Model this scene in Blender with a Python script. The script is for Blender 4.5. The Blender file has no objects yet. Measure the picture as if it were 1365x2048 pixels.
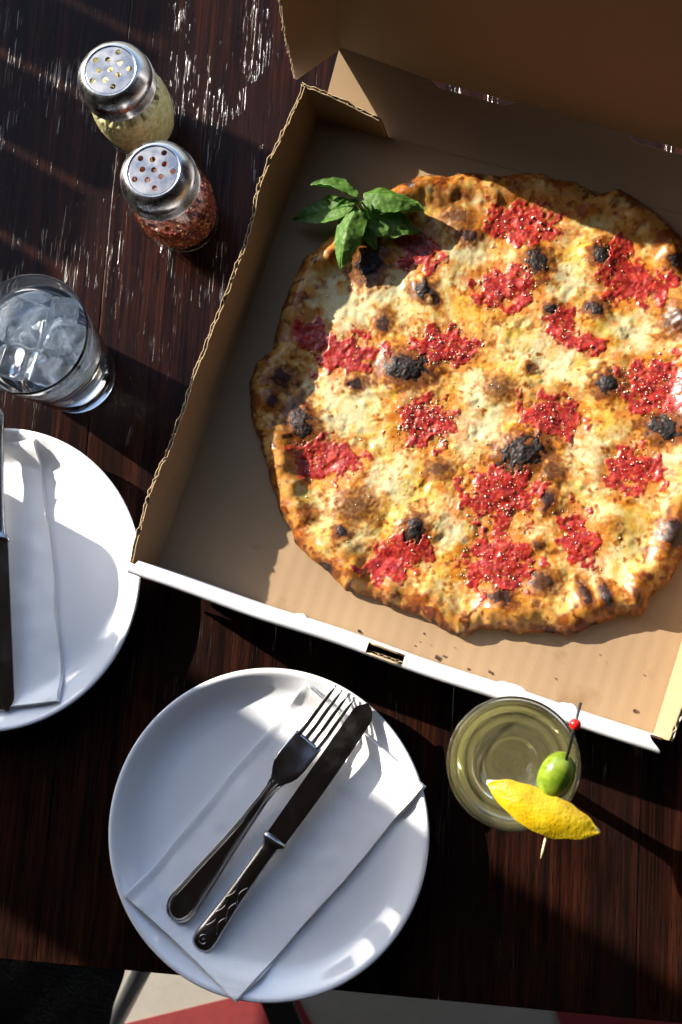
import bpy, bmesh, math, random
import numpy as np
from mathutils import Vector, Matrix

random.seed(7)
RNG = np.random.default_rng(11)
CM = 0.01
scene = bpy.context.scene
COL = scene.collection

# ------------------------------------------------------------------ camera
IMG_W, IMG_H = 1365.0, 2048.0          # the picture's own pixels, for measuring only
FOCAL = 2544.86
NADIR = (1023.2, 1465.6)
CAM_H = 100.916                        # centimetres above the table top


def _cam_rot():
    d = np.array([(NADIR[0]-IMG_W/2)/FOCAL, -(NADIR[1]-IMG_H/2)/FOCAL, -1.0])
    d /= np.linalg.norm(d)
    z = np.array([0, 0, -1.0])
    v = np.cross(z, d)
    c = z @ d
    K = np.array([[0, -v[2], v[1]], [v[2], 0, -v[0]], [-v[1], v[0], 0]])
    return np.eye(3) + K + K @ K/(1+c)


CAM_R = _cam_rot()


def at(px, py, z):
    """point on the horizontal level z (cm) that a measured picture position stands for"""
    d = np.array([(px-IMG_W/2)/FOCAL, -(py-IMG_H/2)/FOCAL, -1.0]) @ CAM_R
    t = (z-CAM_H)/d[2]
    return np.array([d[0]*t, d[1]*t, z])


cam_data = bpy.data.cameras.new('camera')
cam = bpy.data.objects.new('camera', cam_data)
COL.objects.link(cam)
cam_data.sensor_fit = 'VERTICAL'
cam_data.sensor_height = 36.0
cam_data.lens = FOCAL/IMG_H*36.0
cam_data.clip_start = 0.02
cam_data.clip_end = 200
M = Matrix([list(r) for r in CAM_R.T]).to_4x4()
M.translation = Vector((0, 0, CAM_H*CM))
cam.matrix_world = M
cam_data.dof.use_dof = True
cam_data.dof.focus_distance = 1.0
cam_data.dof.aperture_fstop = 9.0
scene.camera = cam

# ------------------------------------------------------------------ light
SUN_EL = math.radians(25.0)
SUN_HEAD = math.radians(-31.0)          # the way the light travels over the table
to_sun = Vector((-math.cos(SUN_HEAD)*math.cos(SUN_EL), -math.sin(SUN_HEAD)*math.cos(SUN_EL), math.sin(SUN_EL)))
world = bpy.data.worlds.new('World')
scene.world = world
world.use_nodes = True
wn = world.node_tree.nodes
wl = world.node_tree.links
wn.clear()
sky = wn.new('ShaderNodeTexSky')
sky.sky_type = 'NISHITA'
sky.sun_disc = False
sky.sun_elevation = SUN_EL
sky.sun_rotation = math.atan2(to_sun.x, to_sun.y)
bg = wn.new('ShaderNodeBackground')
bg.inputs['Strength'].default_value = 0.15
wo = wn.new('ShaderNodeOutputWorld')
wl.new(sky.outputs[0], bg.inputs[0])
wl.new(bg.outputs[0], wo.inputs[0])

sun_data = bpy.data.lights.new('sun', 'SUN')
sun_data.energy = 4.9
sun_data.angle = math.radians(0.53)
sun_data.color = (1.0, 0.93, 0.82)
sun = bpy.data.objects.new('sun', sun_data)
COL.objects.link(sun)
sun.rotation_euler = to_sun.to_track_quat('Z', 'Y').to_euler()
sun.location = to_sun*3

scene.view_settings.view_transform = 'Standard'
scene.view_settings.look = 'None'
scene.view_settings.gamma = 1.0
scene.view_settings.use_curve_mapping = False
scene.view_settings.exposure = 1.7
scene.cycles.use_denoising = True
scene.cycles.max_bounces = 14
scene.cycles.transmission_bounces = 12
scene.cycles.transparent_max_bounces = 12
scene.cycles.sample_clamp_indirect = 6.0
scene.cycles.blur_glossy = 0.3

# ------------------------------------------------------------------ helpers


def link(o, parent=None):
    COL.objects.link(o)
    if parent is not None:
        o.parent = parent
    return o


def empty(name, loc=(0, 0, 0), rz=0.0):
    o = bpy.data.objects.new(name, None)
    o.location = [c*CM for c in loc]
    o.rotation_euler = (0, 0, rz)
    o.empty_display_size = 0.02
    return link(o)


def tag(o, label=None, cat=None, group=None, kind=None):
    if label:
        o['label'] = label
    if cat:
        o['category'] = cat
    if group:
        o['group'] = group
    if kind:
        o['kind'] = kind
    return o


def mesh(name, verts, faces, mats, parent=None, smooth=True, mi=None, col=None, attrs=None):
    """verts in cm; mats one material or a list"""
    me = bpy.data.meshes.new(name)
    v = np.asarray(verts, dtype=float)*CM
    me.from_pydata(v.tolist() if len(v) < 2000 else v, [], faces if not isinstance(faces, np.ndarray) else faces.tolist())
    if not isinstance(mats, (list, tuple)):
        mats = [mats]
    for m in mats:
        me.materials.append(m)
    n = len(me.polygons)
    if smooth is True:
        me.polygons.foreach_set('use_smooth', np.ones(n, dtype=bool))
    if mi is not None:
        me.polygons.foreach_set('material_index', np.asarray(mi, dtype=np.int32))
    if col is not None:
        a = me.color_attributes.new('col', 'FLOAT_COLOR', 'POINT')
        c = np.ones((len(v), 4), dtype=np.float32)
        c[:, :3] = col
        a.data.foreach_set('color', c.ravel())
    for k, val in (attrs or {}).items():
        a = me.attributes.new(k, 'FLOAT', 'POINT')
        a.data.foreach_set('value', np.asarray(val, dtype=np.float32))
    me.update()
    o = bpy.data.objects.new(name, me)
    return link(o, parent)


def grid_faces(nu, nv, wrap_u=False, off=0):
    """vertex index = i*nv + j"""
    iu = np.arange(nu if wrap_u else nu-1)
    jv = np.arange(nv-1)
    I, J = np.meshgrid(iu, jv, indexing='ij')
    I2 = (I+1) % nu
    f = np.stack([I*nv+J, I2*nv+J, I2*nv+J+1, I*nv+J+1], -1).reshape(-1, 4)
    return f+off


def lathe(profile, seg=96, closed=False):
    """profile list of (r,z); returns verts, faces with outward order for upward-outer profiles"""
    p = np.asarray(profile, float)
    a = np.linspace(0, 2*np.pi, seg, endpoint=False)
    V = np.stack([np.outer(np.cos(a), p[:, 0]), np.outer(np.sin(a), p[:, 0]), np.tile(p[:, 1], (seg, 1))], -1)
    n = len(p)
    V = V.reshape(-1, 3)
    F = grid_faces(seg, n, wrap_u=True)
    if closed:
        i = np.arange(seg)
        F = np.concatenate([F, np.stack([i*n+n-1, ((i+1) % seg)*n+n-1, ((i+1) % seg)*n, i*n], -1)])
    return V, F


def curve_smooth(pts, n):
    """Catmull-Rom through points, n samples per span"""
    p = np.asarray(pts, float)
    q = np.vstack([2*p[0]-p[1], p, 2*p[-1]-p[-2]])
    out = []
    for i in range(1, len(q)-2):
        for t in np.linspace(0, 1, n, endpoint=False):
            a, b, c, d = q[i-1], q[i], q[i+1], q[i+2]
            out.append(.5*((2*b)+(-a+c)*t+(2*a-5*b+4*c-d)*t*t+(-a+3*b-3*c+d)*t**3))
    out.append(p[-1])
    return np.array(out)


def sheet(name, fn, ns, nt, th, mats, parent=None, smooth=True, s0=0., s1=1., t0=0., t1=1., col=None):
    """a sheet of thickness th round the surface fn(S,T)->(x,y,z); mats = (top, bottom, rim)"""
    S, T = np.meshgrid(np.linspace(s0, s1, ns), np.linspace(t0, t1, nt), indexing='ij')
    P = np.stack(fn(S, T), -1).astype(float)
    du = np.gradient(P, axis=0)
    dv = np.gradient(P, axis=1)
    N = np.cross(du, dv)
    N /= np.linalg.norm(N, axis=-1, keepdims=True)+1e-12
    A = (P+N*th/2).reshape(-1, 3)
    B = (P-N*th/2).reshape(-1, 3)
    n = ns*nt
    F1 = grid_faces(ns, nt)
    F2 = F1[:, ::-1]+n
    loop = [i*nt for i in range(ns)] + [(ns-1)*nt+j for j in range(1, nt)] + [i*nt+nt-1 for i in range(ns-2, -1, -1)] + [j for j in range(nt-2, 0, -1)]
    # rims carry their own vertices so that the edge stays crisp
    L = len(loop)
    V = np.vstack([A, B, A[loop], B[loop]])
    R = [(2*n+k, 2*n+L+k, 2*n+L+(k+1) % L, 2*n+(k+1) % L) for k in range(L)]
    F = F1.tolist()+F2.tolist()+R
    mi = [0]*len(F1)+[1 if len(mats) > 1 else 0]*len(F2)+[2 if len(mats) > 2 else 0]*L
    c = None
    if col is not None:
        cc = col(S, T).reshape(-1, 3)
        c = np.vstack([cc, cc, cc[loop], cc[loop]])
    return mesh(name, V, F, list(mats), parent, smooth, mi, c)


def tube(pts, rad, seg=10, cap=True):
    p = np.asarray(pts, float)
    r = np.broadcast_to(np.asarray(rad, float), (len(p),))
    t = np.gradient(p, axis=0)
    t /= np.linalg.norm(t, axis=1, keepdims=True)
    ref = np.array([0, 0, 1.0]) if abs(t[0][2]) < .9 else np.array([1.0, 0, 0])
    V = []
    for i in range(len(p)):
        a = np.cross(t[i], ref)
        a /= np.linalg.norm(a)
        b = np.cross(t[i], a)
        for k in range(seg):
            an = 2*np.pi*k/seg
            V.append(p[i]+r[i]*(a*np.cos(an)+b*np.sin(an)))
    F = []
    for i in range(len(p)-1):
        for k in range(seg):
            F.append((i*seg+k, i*seg+(k+1) % seg, (i+1)*seg+(k+1) % seg, (i+1)*seg+k))
    if cap:
        F.append(tuple(range(seg-1, -1, -1)))
        F.append(tuple((len(p)-1)*seg+k for k in range(seg)))
    return np.array(V), F


def box_vf(x0, x1, y0, y1, z0, z1):
    V = [(x, y, z) for x in (x0, x1) for y in (y0, y1) for z in (z0, z1)]
    F = [(0, 1, 3, 2), (4, 6, 7, 5), (0, 4, 5, 1), (2, 3, 7, 6), (0, 2, 6, 4), (1, 5, 7, 3)]
    return V, F


def bevel(o, w, seg=2):
    m = o.modifiers.new('bevel', 'BEVEL')
    m.width = w*CM
    m.segments = seg
    m.limit_method = 'ANGLE'
    m.angle_limit = math.radians(40)
    return o


class Noise:
    """band-limited periodic noise, one octave, unit deviation"""
    def __init__(self, seed, n=512, wave=16):
        r = np.random.default_rng(seed)
        g = r.standard_normal((n, n))
        k = np.fft.fftfreq(n)*wave
        K = np.sqrt(k[:, None]**2+k[None, :]**2)
        filt = np.exp(-((K-0.8)/0.55)**2)
        g = np.fft.ifft2(np.fft.fft2(g)*filt).real
        self.g = (g/g.std()).astype(np.float32)
        self.n, self.wave = n, wave

    def __call__(self, x, y, lam):
        n = self.n
        fx = np.mod(np.asarray(x)/lam*self.wave, n)
        fy = np.mod(np.asarray(y)/lam*self.wave, n)
        i = np.floor(fx).astype(int)
        j = np.floor(fy).astype(int)
        a = fx-i
        b = fy-j
        i %= n
        j %= n
        i2, j2 = (i+1) % n, (j+1) % n
        g = self.g
        return g[i, j]*(1-a)*(1-b)+g[i2, j]*a*(1-b)+g[i, j2]*(1-a)*b+g[i2, j2]*a*b


NS = [Noise(s) for s in range(20, 32)]


def ss(a, b, x):
    t = np.clip((np.asarray(x, float)-a)/(b-a), 0, 1)
    return t*t*(3-2*t)


def mix(a, b, t):
    t = np.asarray(t)[..., None]
    return np.asarray(a)*(1-t)+np.asarray(b)*t


# ------------------------------------------------------------------ materials
def new_mat(name):
    m = bpy.data.materials.new(name)
    m.use_nodes = True
    nt = m.node_tree
    b = nt.nodes['Principled BSDF']
    return m, nt, b


def nd(nt, kind, **kw):
    n = nt.nodes.new(kind)
    for k, v in kw.items():
        if k in n.inputs:
            n.inputs[k].default_value = v
        else:
            setattr(n, k, v)
    return n


def coords(nt, scale=(1, 1, 1), rot=(0, 0, 0), kind='Object'):
    tc = nd(nt, 'ShaderNodeTexCoord')
    mp = nd(nt, 'ShaderNodeMapping')
    mp.inputs['Scale'].default_value = scale
    mp.inputs['Rotation'].default_value = rot
    nt.links.new(tc.outputs[kind], mp.inputs[0])
    return mp.outputs[0]


def noise(nt, vec, scale, detail=3, rough=.55, dist=0.):
    n = nd(nt, 'ShaderNodeTexNoise')
    n.inputs['Scale'].default_value = scale
    n.inputs['Detail'].default_value = detail
    n.inputs['Roughness'].default_value = rough
    n.inputs['Distortion'].default_value = dist
    nt.links.new(vec, n.inputs['Vector'])
    return n.outputs['Fac']


def ramp(nt, fac, stops):
    r = nd(nt, 'ShaderNodeValToRGB')
    e = r.color_ramp.elements
    while len(e) > 1:
        e.remove(e[-1])
    for i, (p, c) in enumerate(stops):
        if i == 0:
            e[0].position = p
            el = e[0]
        else:
            el = e.new(p)
        c = (c, c, c) if not isinstance(c, (tuple, list)) else c
        el.color = (*c, 1)
    nt.links.new(fac, r.inputs[0])
    return r.outputs[0]


def math_n(nt, op, a, b=None, clamp=False):
    n = nd(nt, 'ShaderNodeMath', operation=op)
    n.use_clamp = clamp
    for i, x in enumerate((a, b)):
        if x is None:
            continue
        if isinstance(x, (int, float)):
            n.inputs[i].default_value = x
        else:
            nt.links.new(x, n.inputs[i])
    return n.outputs[0]


def mixc(nt, fac, a, b, mode='MIX'):
    n = nd(nt, 'ShaderNodeMix', data_type='RGBA', blend_type=mode)
    for sock, x in ((n.inputs[0], fac), (n.inputs[6], a), (n.inputs[7], b)):
        if isinstance(x, (int, float)):
            sock.default_value = x
        elif isinstance(x, (tuple, list)):
            sock.default_value = (*x, 1)
        else:
            nt.links.new(x, sock)
    return n.outputs[2]


def bump(nt, h, strength, dist):
    b = nd(nt, 'ShaderNodeBump')
    b.inputs['Strength'].default_value = strength
    b.inputs['Distance'].default_value = dist
    nt.links.new(h, b.inputs['Height'])
    return b.outputs[0]


def plain(name, c, rough=.5, metal=0., bump_s=None, var=.12, spec=.5):
    m, nt, b = new_mat(name)
    v = coords(nt)
    f = noise(nt, v, 60, 4)
    dark = tuple(x*(1-var) for x in c)
    lite = tuple(min(1, x*(1+var)) for x in c)
    nt.links.new(ramp(nt, f, [(.3, dark), (.7, lite)]), b.inputs['Base Color'])
    b.inputs['Roughness'].default_value = rough
    b.inputs['Metallic'].default_value = metal
    b.inputs['Specular IOR Level'].default_value = spec
    if bump_s:
        nt.links.new(bump(nt, noise(nt, v, bump_s[0], 3), bump_s[1], bump_s[2]), b.inputs['Normal'])
    return m


# dark stained wood; grain runs along the plank's own y
def wood():
    m, nt, b = new_mat('stained_wood')
    L = nt.links
    oi = nd(nt, 'ShaderNodeObjectInfo')
    tc = nd(nt, 'ShaderNodeTexCoord')
    off = nd(nt, 'ShaderNodeVectorMath', operation='ADD')
    sc = nd(nt, 'ShaderNodeVectorMath', operation='SCALE')
    cmb = nd(nt, 'ShaderNodeCombineXYZ')
    L.new(oi.outputs['Random'], cmb.inputs[0])
    L.new(oi.outputs['Random'], cmb.inputs[1])
    L.new(cmb.outputs[0], sc.inputs[0])
    sc.inputs['Scale'].default_value = 3.7
    L.new(tc.outputs['Object'], off.inputs[0])
    L.new(sc.outputs[0], off.inputs[1])

    def mp(s):
        q = nd(nt, 'ShaderNodeMapping')
        q.inputs['Scale'].default_value = s
        L.new(off.outputs[0], q.inputs[0])
        return q.outputs[0]
    # slow bend of the grain
    warp = noise(nt, mp((1, .35, 1)), 9, 2)
    grain = noise(nt, mp((1, .018, 1)), 420, 5, .65, .6)
    fine = noise(nt, mp((1, .03, 1)), 1500, 3, .6)
    broad = noise(nt, mp((1, .06, 1)), 55, 3, .6, .8)
    pores = noise(nt, mp((1, .045, 1)), 900, 2, .5)
    blot = noise(nt, mp((1, .5, 1)), 14, 3)
    g = math_n(nt, 'ADD', math_n(nt, 'MULTIPLY', grain, .6), math_n(nt, 'MULTIPLY', broad, .5))
    g = math_n(nt, 'ADD', g, math_n(nt, 'MULTIPLY', warp, .12))
    c1 = ramp(nt, g, [(.43, (.0014, .0011, .0012)), (.56, (.0050, .0022, .0017)), (.66, (.017, .0050, .0028)), (.8, (.044, .0130, .0055))])
    c2 = mixc(nt, ramp(nt, blot, [(.35, 0.), (.7, .8)]), c1, (.010, .005, .004))
    c3 = mixc(nt, ramp(nt, pores, [(.30, 1.), (.42, 0.)]), c2, (.003, .002, .002))
    L.new(c3, b.inputs['Base Color'])
    L.new(ramp(nt, fine, [(.3, .14), (.7, .26)]), b.inputs['Roughness'])
    # relief: fine grain, and sparse worn streaks that catch the low light
    st1 = ramp(nt, noise(nt, mp((1, .040, 1)), 520, 2, .55), [(.628, 0.), (.68, 1.)])
    st2 = ramp(nt, noise(nt, mp((1, .02, 1)), 1000, 2, .55), [(.62, 0.), (.68, 1.)])
    patch = ramp(nt, noise(nt, mp((1, .4, 1)), 30, 3), [(.535, 0.), (.67, 1.)])
    gm = math_n(nt, 'MULTIPLY', math_n(nt, 'ADD', st1, math_n(nt, 'MULTIPLY', st2, .6)), patch)
    h = math_n(nt, 'ADD', math_n(nt, 'MULTIPLY', grain, .22), math_n(nt, 'MULTIPLY', fine, .05))
    h = math_n(nt, 'ADD', h, math_n(nt, 'MULTIPLY', ramp(nt, pores, [(.28, 0.), (.40, 1.)]), .10))
    h = math_n(nt, 'SUBTRACT', h, gm)
    L.new(ramp(nt, gm, [(0., .07), (.5, .9)]), b.inputs['Specular IOR Level'])
    L.new(bump(nt, h, .6, .0010), b.inputs['Normal'])
    return m


def kraft(name, c, flute_axis=None):
    m, nt, b = new_mat(name)
    L = nt.links
    v = coords(nt)
    fib = noise(nt, v, 900, 4, .7)
    mott = noise(nt, v, 60, 3)
    spots = noise(nt, v, 260, 1)
    col = mixc(nt, fib, tuple(x*.86 for x in c), tuple(x*1.12 for x in c))
    col = mixc(nt, ramp(nt, mott, [(.3, 0.), (.75, .22)]), col, tuple(x*.8 for x in c))
    col = mixc(nt, ramp(nt, spots, [(.16, .5), (.22, 0.)]), col, tuple(x*.4 for x in c))
    oil = ramp(nt, noise(nt, v, 16, 4, .6, .5), [(.60, 0.), (.70, .55)])
    if flute_axis is not None:
        col = mixc(nt, oil, col, (c[0]*.62, c[1]*.52, c[2]*.42))
    L.new(col, b.inputs['Base Color'])
    b.inputs['Roughness'].default_value = .85
    b.inputs['Specular IOR Level'].default_value = .2
    h = fib
    if flute_axis is not None:
        w = nd(nt, 'ShaderNodeTexWave', wave_type='BANDS', bands_direction=flute_axis)
        w.inputs['Scale'].default_value = 26
        w.inputs['Distortion'].default_value = .6
        w.inputs['Detail'].default_value = 1
        L.new(v, w.inputs['Vector'])
        h = math_n(nt, 'ADD', fib, math_n(nt, 'MULTIPLY', w.outputs['Fac'], .8))
    L.new(bump(nt, h, .35, .0003), b.inputs['Normal'])
    return m


def attr_mat(name, rough=(.3, .6), bump_scale=700, bump_s=.5, bump_d=.0005, sss=0., spec=.5, coat=0., tint=.18):
    """colour from the mesh's own 'col' attribute, with fine grain on top"""
    m, nt, b = new_mat(name)
    L = nt.links
    a = nd(nt, 'ShaderNodeAttribute', attribute_name='col')
    v = coords(nt)
    f = noise(nt, v, bump_scale, 4, .65)
    f2 = noise(nt, v, bump_scale*.3, 3, .6)
    c = mixc(nt, 1.0, a.outputs['Color'], ramp(nt, f, [(.3, 1-tint), (.7, 1+tint)]), 'MULTIPLY')
    L.new(c, b.inputs['Base Color'])
    L.new(ramp(nt, f2, [(.35, rough[0]), (.65, rough[1])]), b.inputs['Roughness'])
    b.inputs['Specular IOR Level'].default_value = spec
    b.inputs['Coat Weight'].default_value = coat
    b.inputs['Coat Roughness'].default_value = .12
    if sss:
        b.inputs['Subsurface Weight'].default_value = sss
        b.inputs['Subsurface Radius'].default_value = (1, .5, .2)
        b.inputs['Subsurface Scale'].default_value = .004
    h = math_n(nt, 'ADD', f, f2)
    L.new(bump(nt, h, bump_s, bump_d), b.inputs['Normal'])
    return m


def glass(name, color=(1, 1, 1), ior=1.5, rough=0.0):
    m = bpy.data.materials.new(name)
    m.use_nodes = True
    nt = m.node_tree
    b = nt.nodes['Principled BSDF']
    b.inputs['Base Color'].default_value = (*color, 1)
    b.inputs['Transmission Weight'].default_value = 1
    b.inputs['IOR'].default_value = ior
    b.inputs['Roughness'].default_value = rough
    # faint unevenness of pressed glass
    v = coords(nt)
    nt.links.new(bump(nt, noise(nt, v, 40, 2), .05, .001), b.inputs['Normal'])
    return m


def steel(name, c=(.40, .39, .39), rough=.12, smudge=.15):
    m, nt, b = new_mat(name)
    v = coords(nt)
    f = noise(nt, v, 90, 4)
    sc = noise(nt, v, 1400, 2)
    nt.links.new(ramp(nt, math_n(nt, 'ADD', f, math_n(nt, 'MULTIPLY', sc, .3)), [(.45, rough), (.9, rough+smudge)]), b.inputs['Roughness'])
    nt.links.new(ramp(nt, sc, [(.2, tuple(x*.92 for x in c)), (.6, c)]), b.inputs['Base Color'])
    b.inputs['Metallic'].default_value = 1
    return m


MAT = {}
MAT['wood'] = wood()
MAT['wood_edge'] = plain('wood_edge', (.012, .006, .004), .5, bump_s=(120, .4, .001))
MAT['kraft'] = kraft('kraft_board', (.270, .180, .100), 'X')
MAT['kraft_plain'] = kraft('kraft_liner', (.270, .180, .100))
MAT['flute'] = kraft('kraft_flute', (.36, .27, .16))
MAT['white_board'] = plain('white_board', (.62, .62, .65), .6, bump_s=(500, .25, .0003), var=.03)
MAT['porcelain'] = plain('white_porcelain', (.75, .765, .80), .07, var=.012)
MAT['porcelain'].node_tree.nodes['Principled BSDF'].inputs['Coat Weight'].default_value = .3
MAT['napkin'] = plain('paper_napkin', (.82, .82, .83), .9, bump_s=(900, .5, .0004), var=.02, spec=.15)
MAT['steel'] = steel('polished_steel')
MAT['lid_steel'] = steel('brushed_lid_steel', (.40, .40, .41), .16, .25)
MAT['disc_steel'] = steel('scuffed_disc_steel', (.25, .25, .26), .24, .3)
MAT['glass'] = glass('clear_glass', (.985, .995, .99))


def thin_glass(name):
    m = bpy.data.materials.new(name)
    m.use_nodes = True
    nt = m.node_tree
    nt.nodes.remove(nt.nodes['Principled BSDF'])
    tr = nd(nt, 'ShaderNodeBsdfTransparent')
    tr.inputs['Color'].default_value = (.965, .98, .97, 1)
    gl = nd(nt, 'ShaderNodeBsdfGlossy')
    gl.inputs['Roughness'].default_value = .02
    lw = nd(nt, 'ShaderNodeLayerWeight')
    lw.inputs['Blend'].default_value = .5
    v = coords(nt)
    bn = bump(nt, noise(nt, v, 40, 2), .06, .001)
    nt.links.new(bn, lw.inputs['Normal'])
    nt.links.new(bn, gl.inputs['Normal'])
    fr = math_n(nt, 'ADD', math_n(nt, 'MULTIPLY', math_n(nt, 'POWER', lw.outputs['Facing'], 5.0), .9), .035)
    mx = nd(nt, 'ShaderNodeMixShader')
    nt.links.new(fr, mx.inputs[0])
    nt.links.new(tr.outputs[0], mx.inputs[1])
    nt.links.new(gl.outputs[0], mx.inputs[2])
    nt.links.new(mx.outputs[0], nt.nodes['Material Output'].inputs['Surface'])
    return m


MAT['jar_glass'] = thin_glass('thin_jar_glass')
MAT['water'] = glass('water', (.97, .985, 1.0), 1.33)
MAT['wine'] = glass('pale_gold_drink', (.99, .97, .80), 1.34)


def cloud(m, fac, c):
    # slightly cloudy liquid: a little of the light is scattered back
    nt = m.node_tree
    b = nt.nodes['Principled BSDF']
    d = nd(nt, 'ShaderNodeBsdfTranslucent')
    d.inputs['Color'].default_value = (*c, 1)
    d2 = nd(nt, 'ShaderNodeBsdfDiffuse')
    d2.inputs['Color'].default_value = (*c, 1)
    a = nd(nt, 'ShaderNodeMixShader')
    nt.links.new(d.outputs[0], a.inputs[1])
    nt.links.new(d2.outputs[0], a.inputs[2])
    x = nd(nt, 'ShaderNodeMixShader')
    x.inputs[0].default_value = fac
    nt.links.new(b.outputs[0], x.inputs[1])
    nt.links.new(a.outputs[0], x.inputs[2])
    nt.links.new(x.outputs[0], nt.nodes['Material Output'].inputs['Surface'])


cloud(MAT['wine'], .075, (.95, .86, .40))
MAT['pizza'] = attr_mat('baked_pizza', (.24, .6), 520, .35, .00016, sss=.15, coat=.0, tint=.12, spec=.28)
MAT['sauce'] = attr_mat('tomato_sauce', (.24, .5), 460, .35, .0002, sss=.2, coat=.0, tint=.2, spec=.4)
MAT['char'] = attr_mat('charred_dough', (.45, .75), 600, .5, .00018, coat=.0, tint=.3, spec=.3)
MAT['crumb'] = attr_mat('grated_cheese', (.45, .7), 900, .3, .0004, tint=.08)
MAT['flake'] = attr_mat('chili_flakes', (.3, .55), 900, .3, .0004)
MAT['lemon'] = attr_mat('lemon_rind', (.16, .24), 380, .8, .0010, sss=.1, tint=.06)
MAT['olive'] = attr_mat('green_olive', (.14, .25), 160, .12, .0006, sss=.15, tint=.1)
MAT['bead'] = plain('red_bead', (.55, .012, .01), .18)
MAT['black_paint'] = plain('black_lacquer', (.012, .012, .014), .35)
MAT['bamboo'] = plain('bamboo', (.66, .50, .28), .6)
MAT['crumb_dark'] = plain('burnt_crumb', (.07, .025, .012), .6, bump_s=(900, .8, .001))


def leaf_mat():
    m, nt, b = new_mat('basil_leaf')
    L = nt.links
    a = nd(nt, 'ShaderNodeAttribute', attribute_name='col')
    v = coords(nt)
    f = noise(nt, v, 350, 3)
    c = mixc(nt, 1.0, a.outputs['Color'], ramp(nt, f, [(.3, .8), (.7, 1.2)]), 'MULTIPLY')
    L.new(c, b.inputs['Base Color'])
    b.inputs['Roughness'].default_value = .5
    b.inputs['Specular IOR Level'].default_value = .35
    L.new(bump(nt, noise(nt, v, 260, 3), .5, .0009), b.inputs['Normal'])
    tr = nd(nt, 'ShaderNodeBsdfTranslucent')
    L.new(mixc(nt, 1.0, c, (1.5, 2.2, .5), 'MULTIPLY'), tr.inputs['Color'])
    mx = nd(nt, 'ShaderNodeMixShader')
    mx.inputs[0].default_value = .45
    L.new(b.outputs[0], mx.inputs[1])
    L.new(tr.outputs[0], mx.inputs[2])
    L.new(mx.outputs[0], nt.nodes['Material Output'].inputs['Surface'])
    return m


def ice_mat():
    m = bpy.data.materials.new('cloudy_ice')
    m.use_nodes = True
    nt = m.node_tree
    L = nt.links
    b = nt.nodes['Principled BSDF']
    b.inputs['Transmission Weight'].default_value = 1
    b.inputs['IOR'].default_value = 1.14
    b.inputs['Roughness'].default_value = .04
    b.inputs['Base Color'].default_value = (.96, .98, 1, 1)
    v = coords(nt)
    n1 = noise(nt, v, 34, 5, .62, 1.6)
    d = nd(nt, 'ShaderNodeBsdfDiffuse')
    d.inputs['Color'].default_value = (.56, .66, .80, 1)
    t = nd(nt, 'ShaderNodeBsdfTranslucent')
    t.inputs['Color'].default_value = (.56, .66, .80, 1)
    m1 = nd(nt, 'ShaderNodeMixShader')
    L.new(d.outputs[0], m1.inputs[1])
    L.new(t.outputs[0], m1.inputs[2])
    m2 = nd(nt, 'ShaderNodeMixShader')
    L.new(ramp(nt, n1, [(.40, .04), (.70, .50)]), m2.inputs[0])
    L.new(b.outputs[0], m2.inputs[1])
    L.new(m1.outputs[0], m2.inputs[2])
    L.new(m2.outputs[0], nt.nodes['Material Output'].inputs['Surface'])
    return m


MAT['leaf'] = leaf_mat()
MAT['ice'] = ice_mat()

# ------------------------------------------------------------------ setting: floor, then an added cover and screens that cut the sky light
FLOOR_Z = -74.0


def floor_mat():
    m, nt, b = new_mat('pale_concrete')
    v = coords(nt)
    f = noise(nt, v, 8, 5)
    f2 = noise(nt, v, 90, 3)
    c = mixc(nt, f, (.20, .18, .155), (.31, .285, .245))
    c = mixc(nt, ramp(nt, f2, [(.3, 0.), (.8, .3)]), c, (.16, .15, .13))
    nt.links.new(c, b.inputs['Base Color'])
    b.inputs['Roughness'].default_value = .8
    return m


V, F = box_vf(-900, 900, -900, 900, FLOOR_Z-10, FLOOR_Z)
tag(mesh('floor', V, F, floor_mat(), smooth=False), kind='structure')

added_roof_m = plain('added_roof_boards', (.045, .035, .03), .7)  # cover added out of view to keep the overhead sky dark
V, F = box_vf(-300, 300, -300, 72, 172, 182)
tag(mesh('added_roof', V, F, added_roof_m, smooth=False), kind='structure')
for (x0, x1, y0, y1) in ((-300, 300, -300, -290), (-300, -290, -290, 92), (290, 300, -290, 300)):  # unseen walls added to block low light from the sky
    V, F = box_vf(x0, x1, y0, y1, FLOOR_Z, 171.5)
    tag(mesh('added_wall', V, F, added_roof_m, smooth=False), kind='structure')

# ------------------------------------------------------------------ table
TABLE_ROT = math.radians(-3.1)
table = empty('wooden_table', (0, 0, 0), TABLE_ROT)
tag(table, 'dark brown stained wooden plank table with worn glossy grain', 'table')
ca, sa = math.cos(TABLE_ROT), math.sin(TABLE_ROT)


def to_table(p):
    return (ca*p[0]+sa*p[1], -sa*p[0]+ca*p[1])


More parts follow.
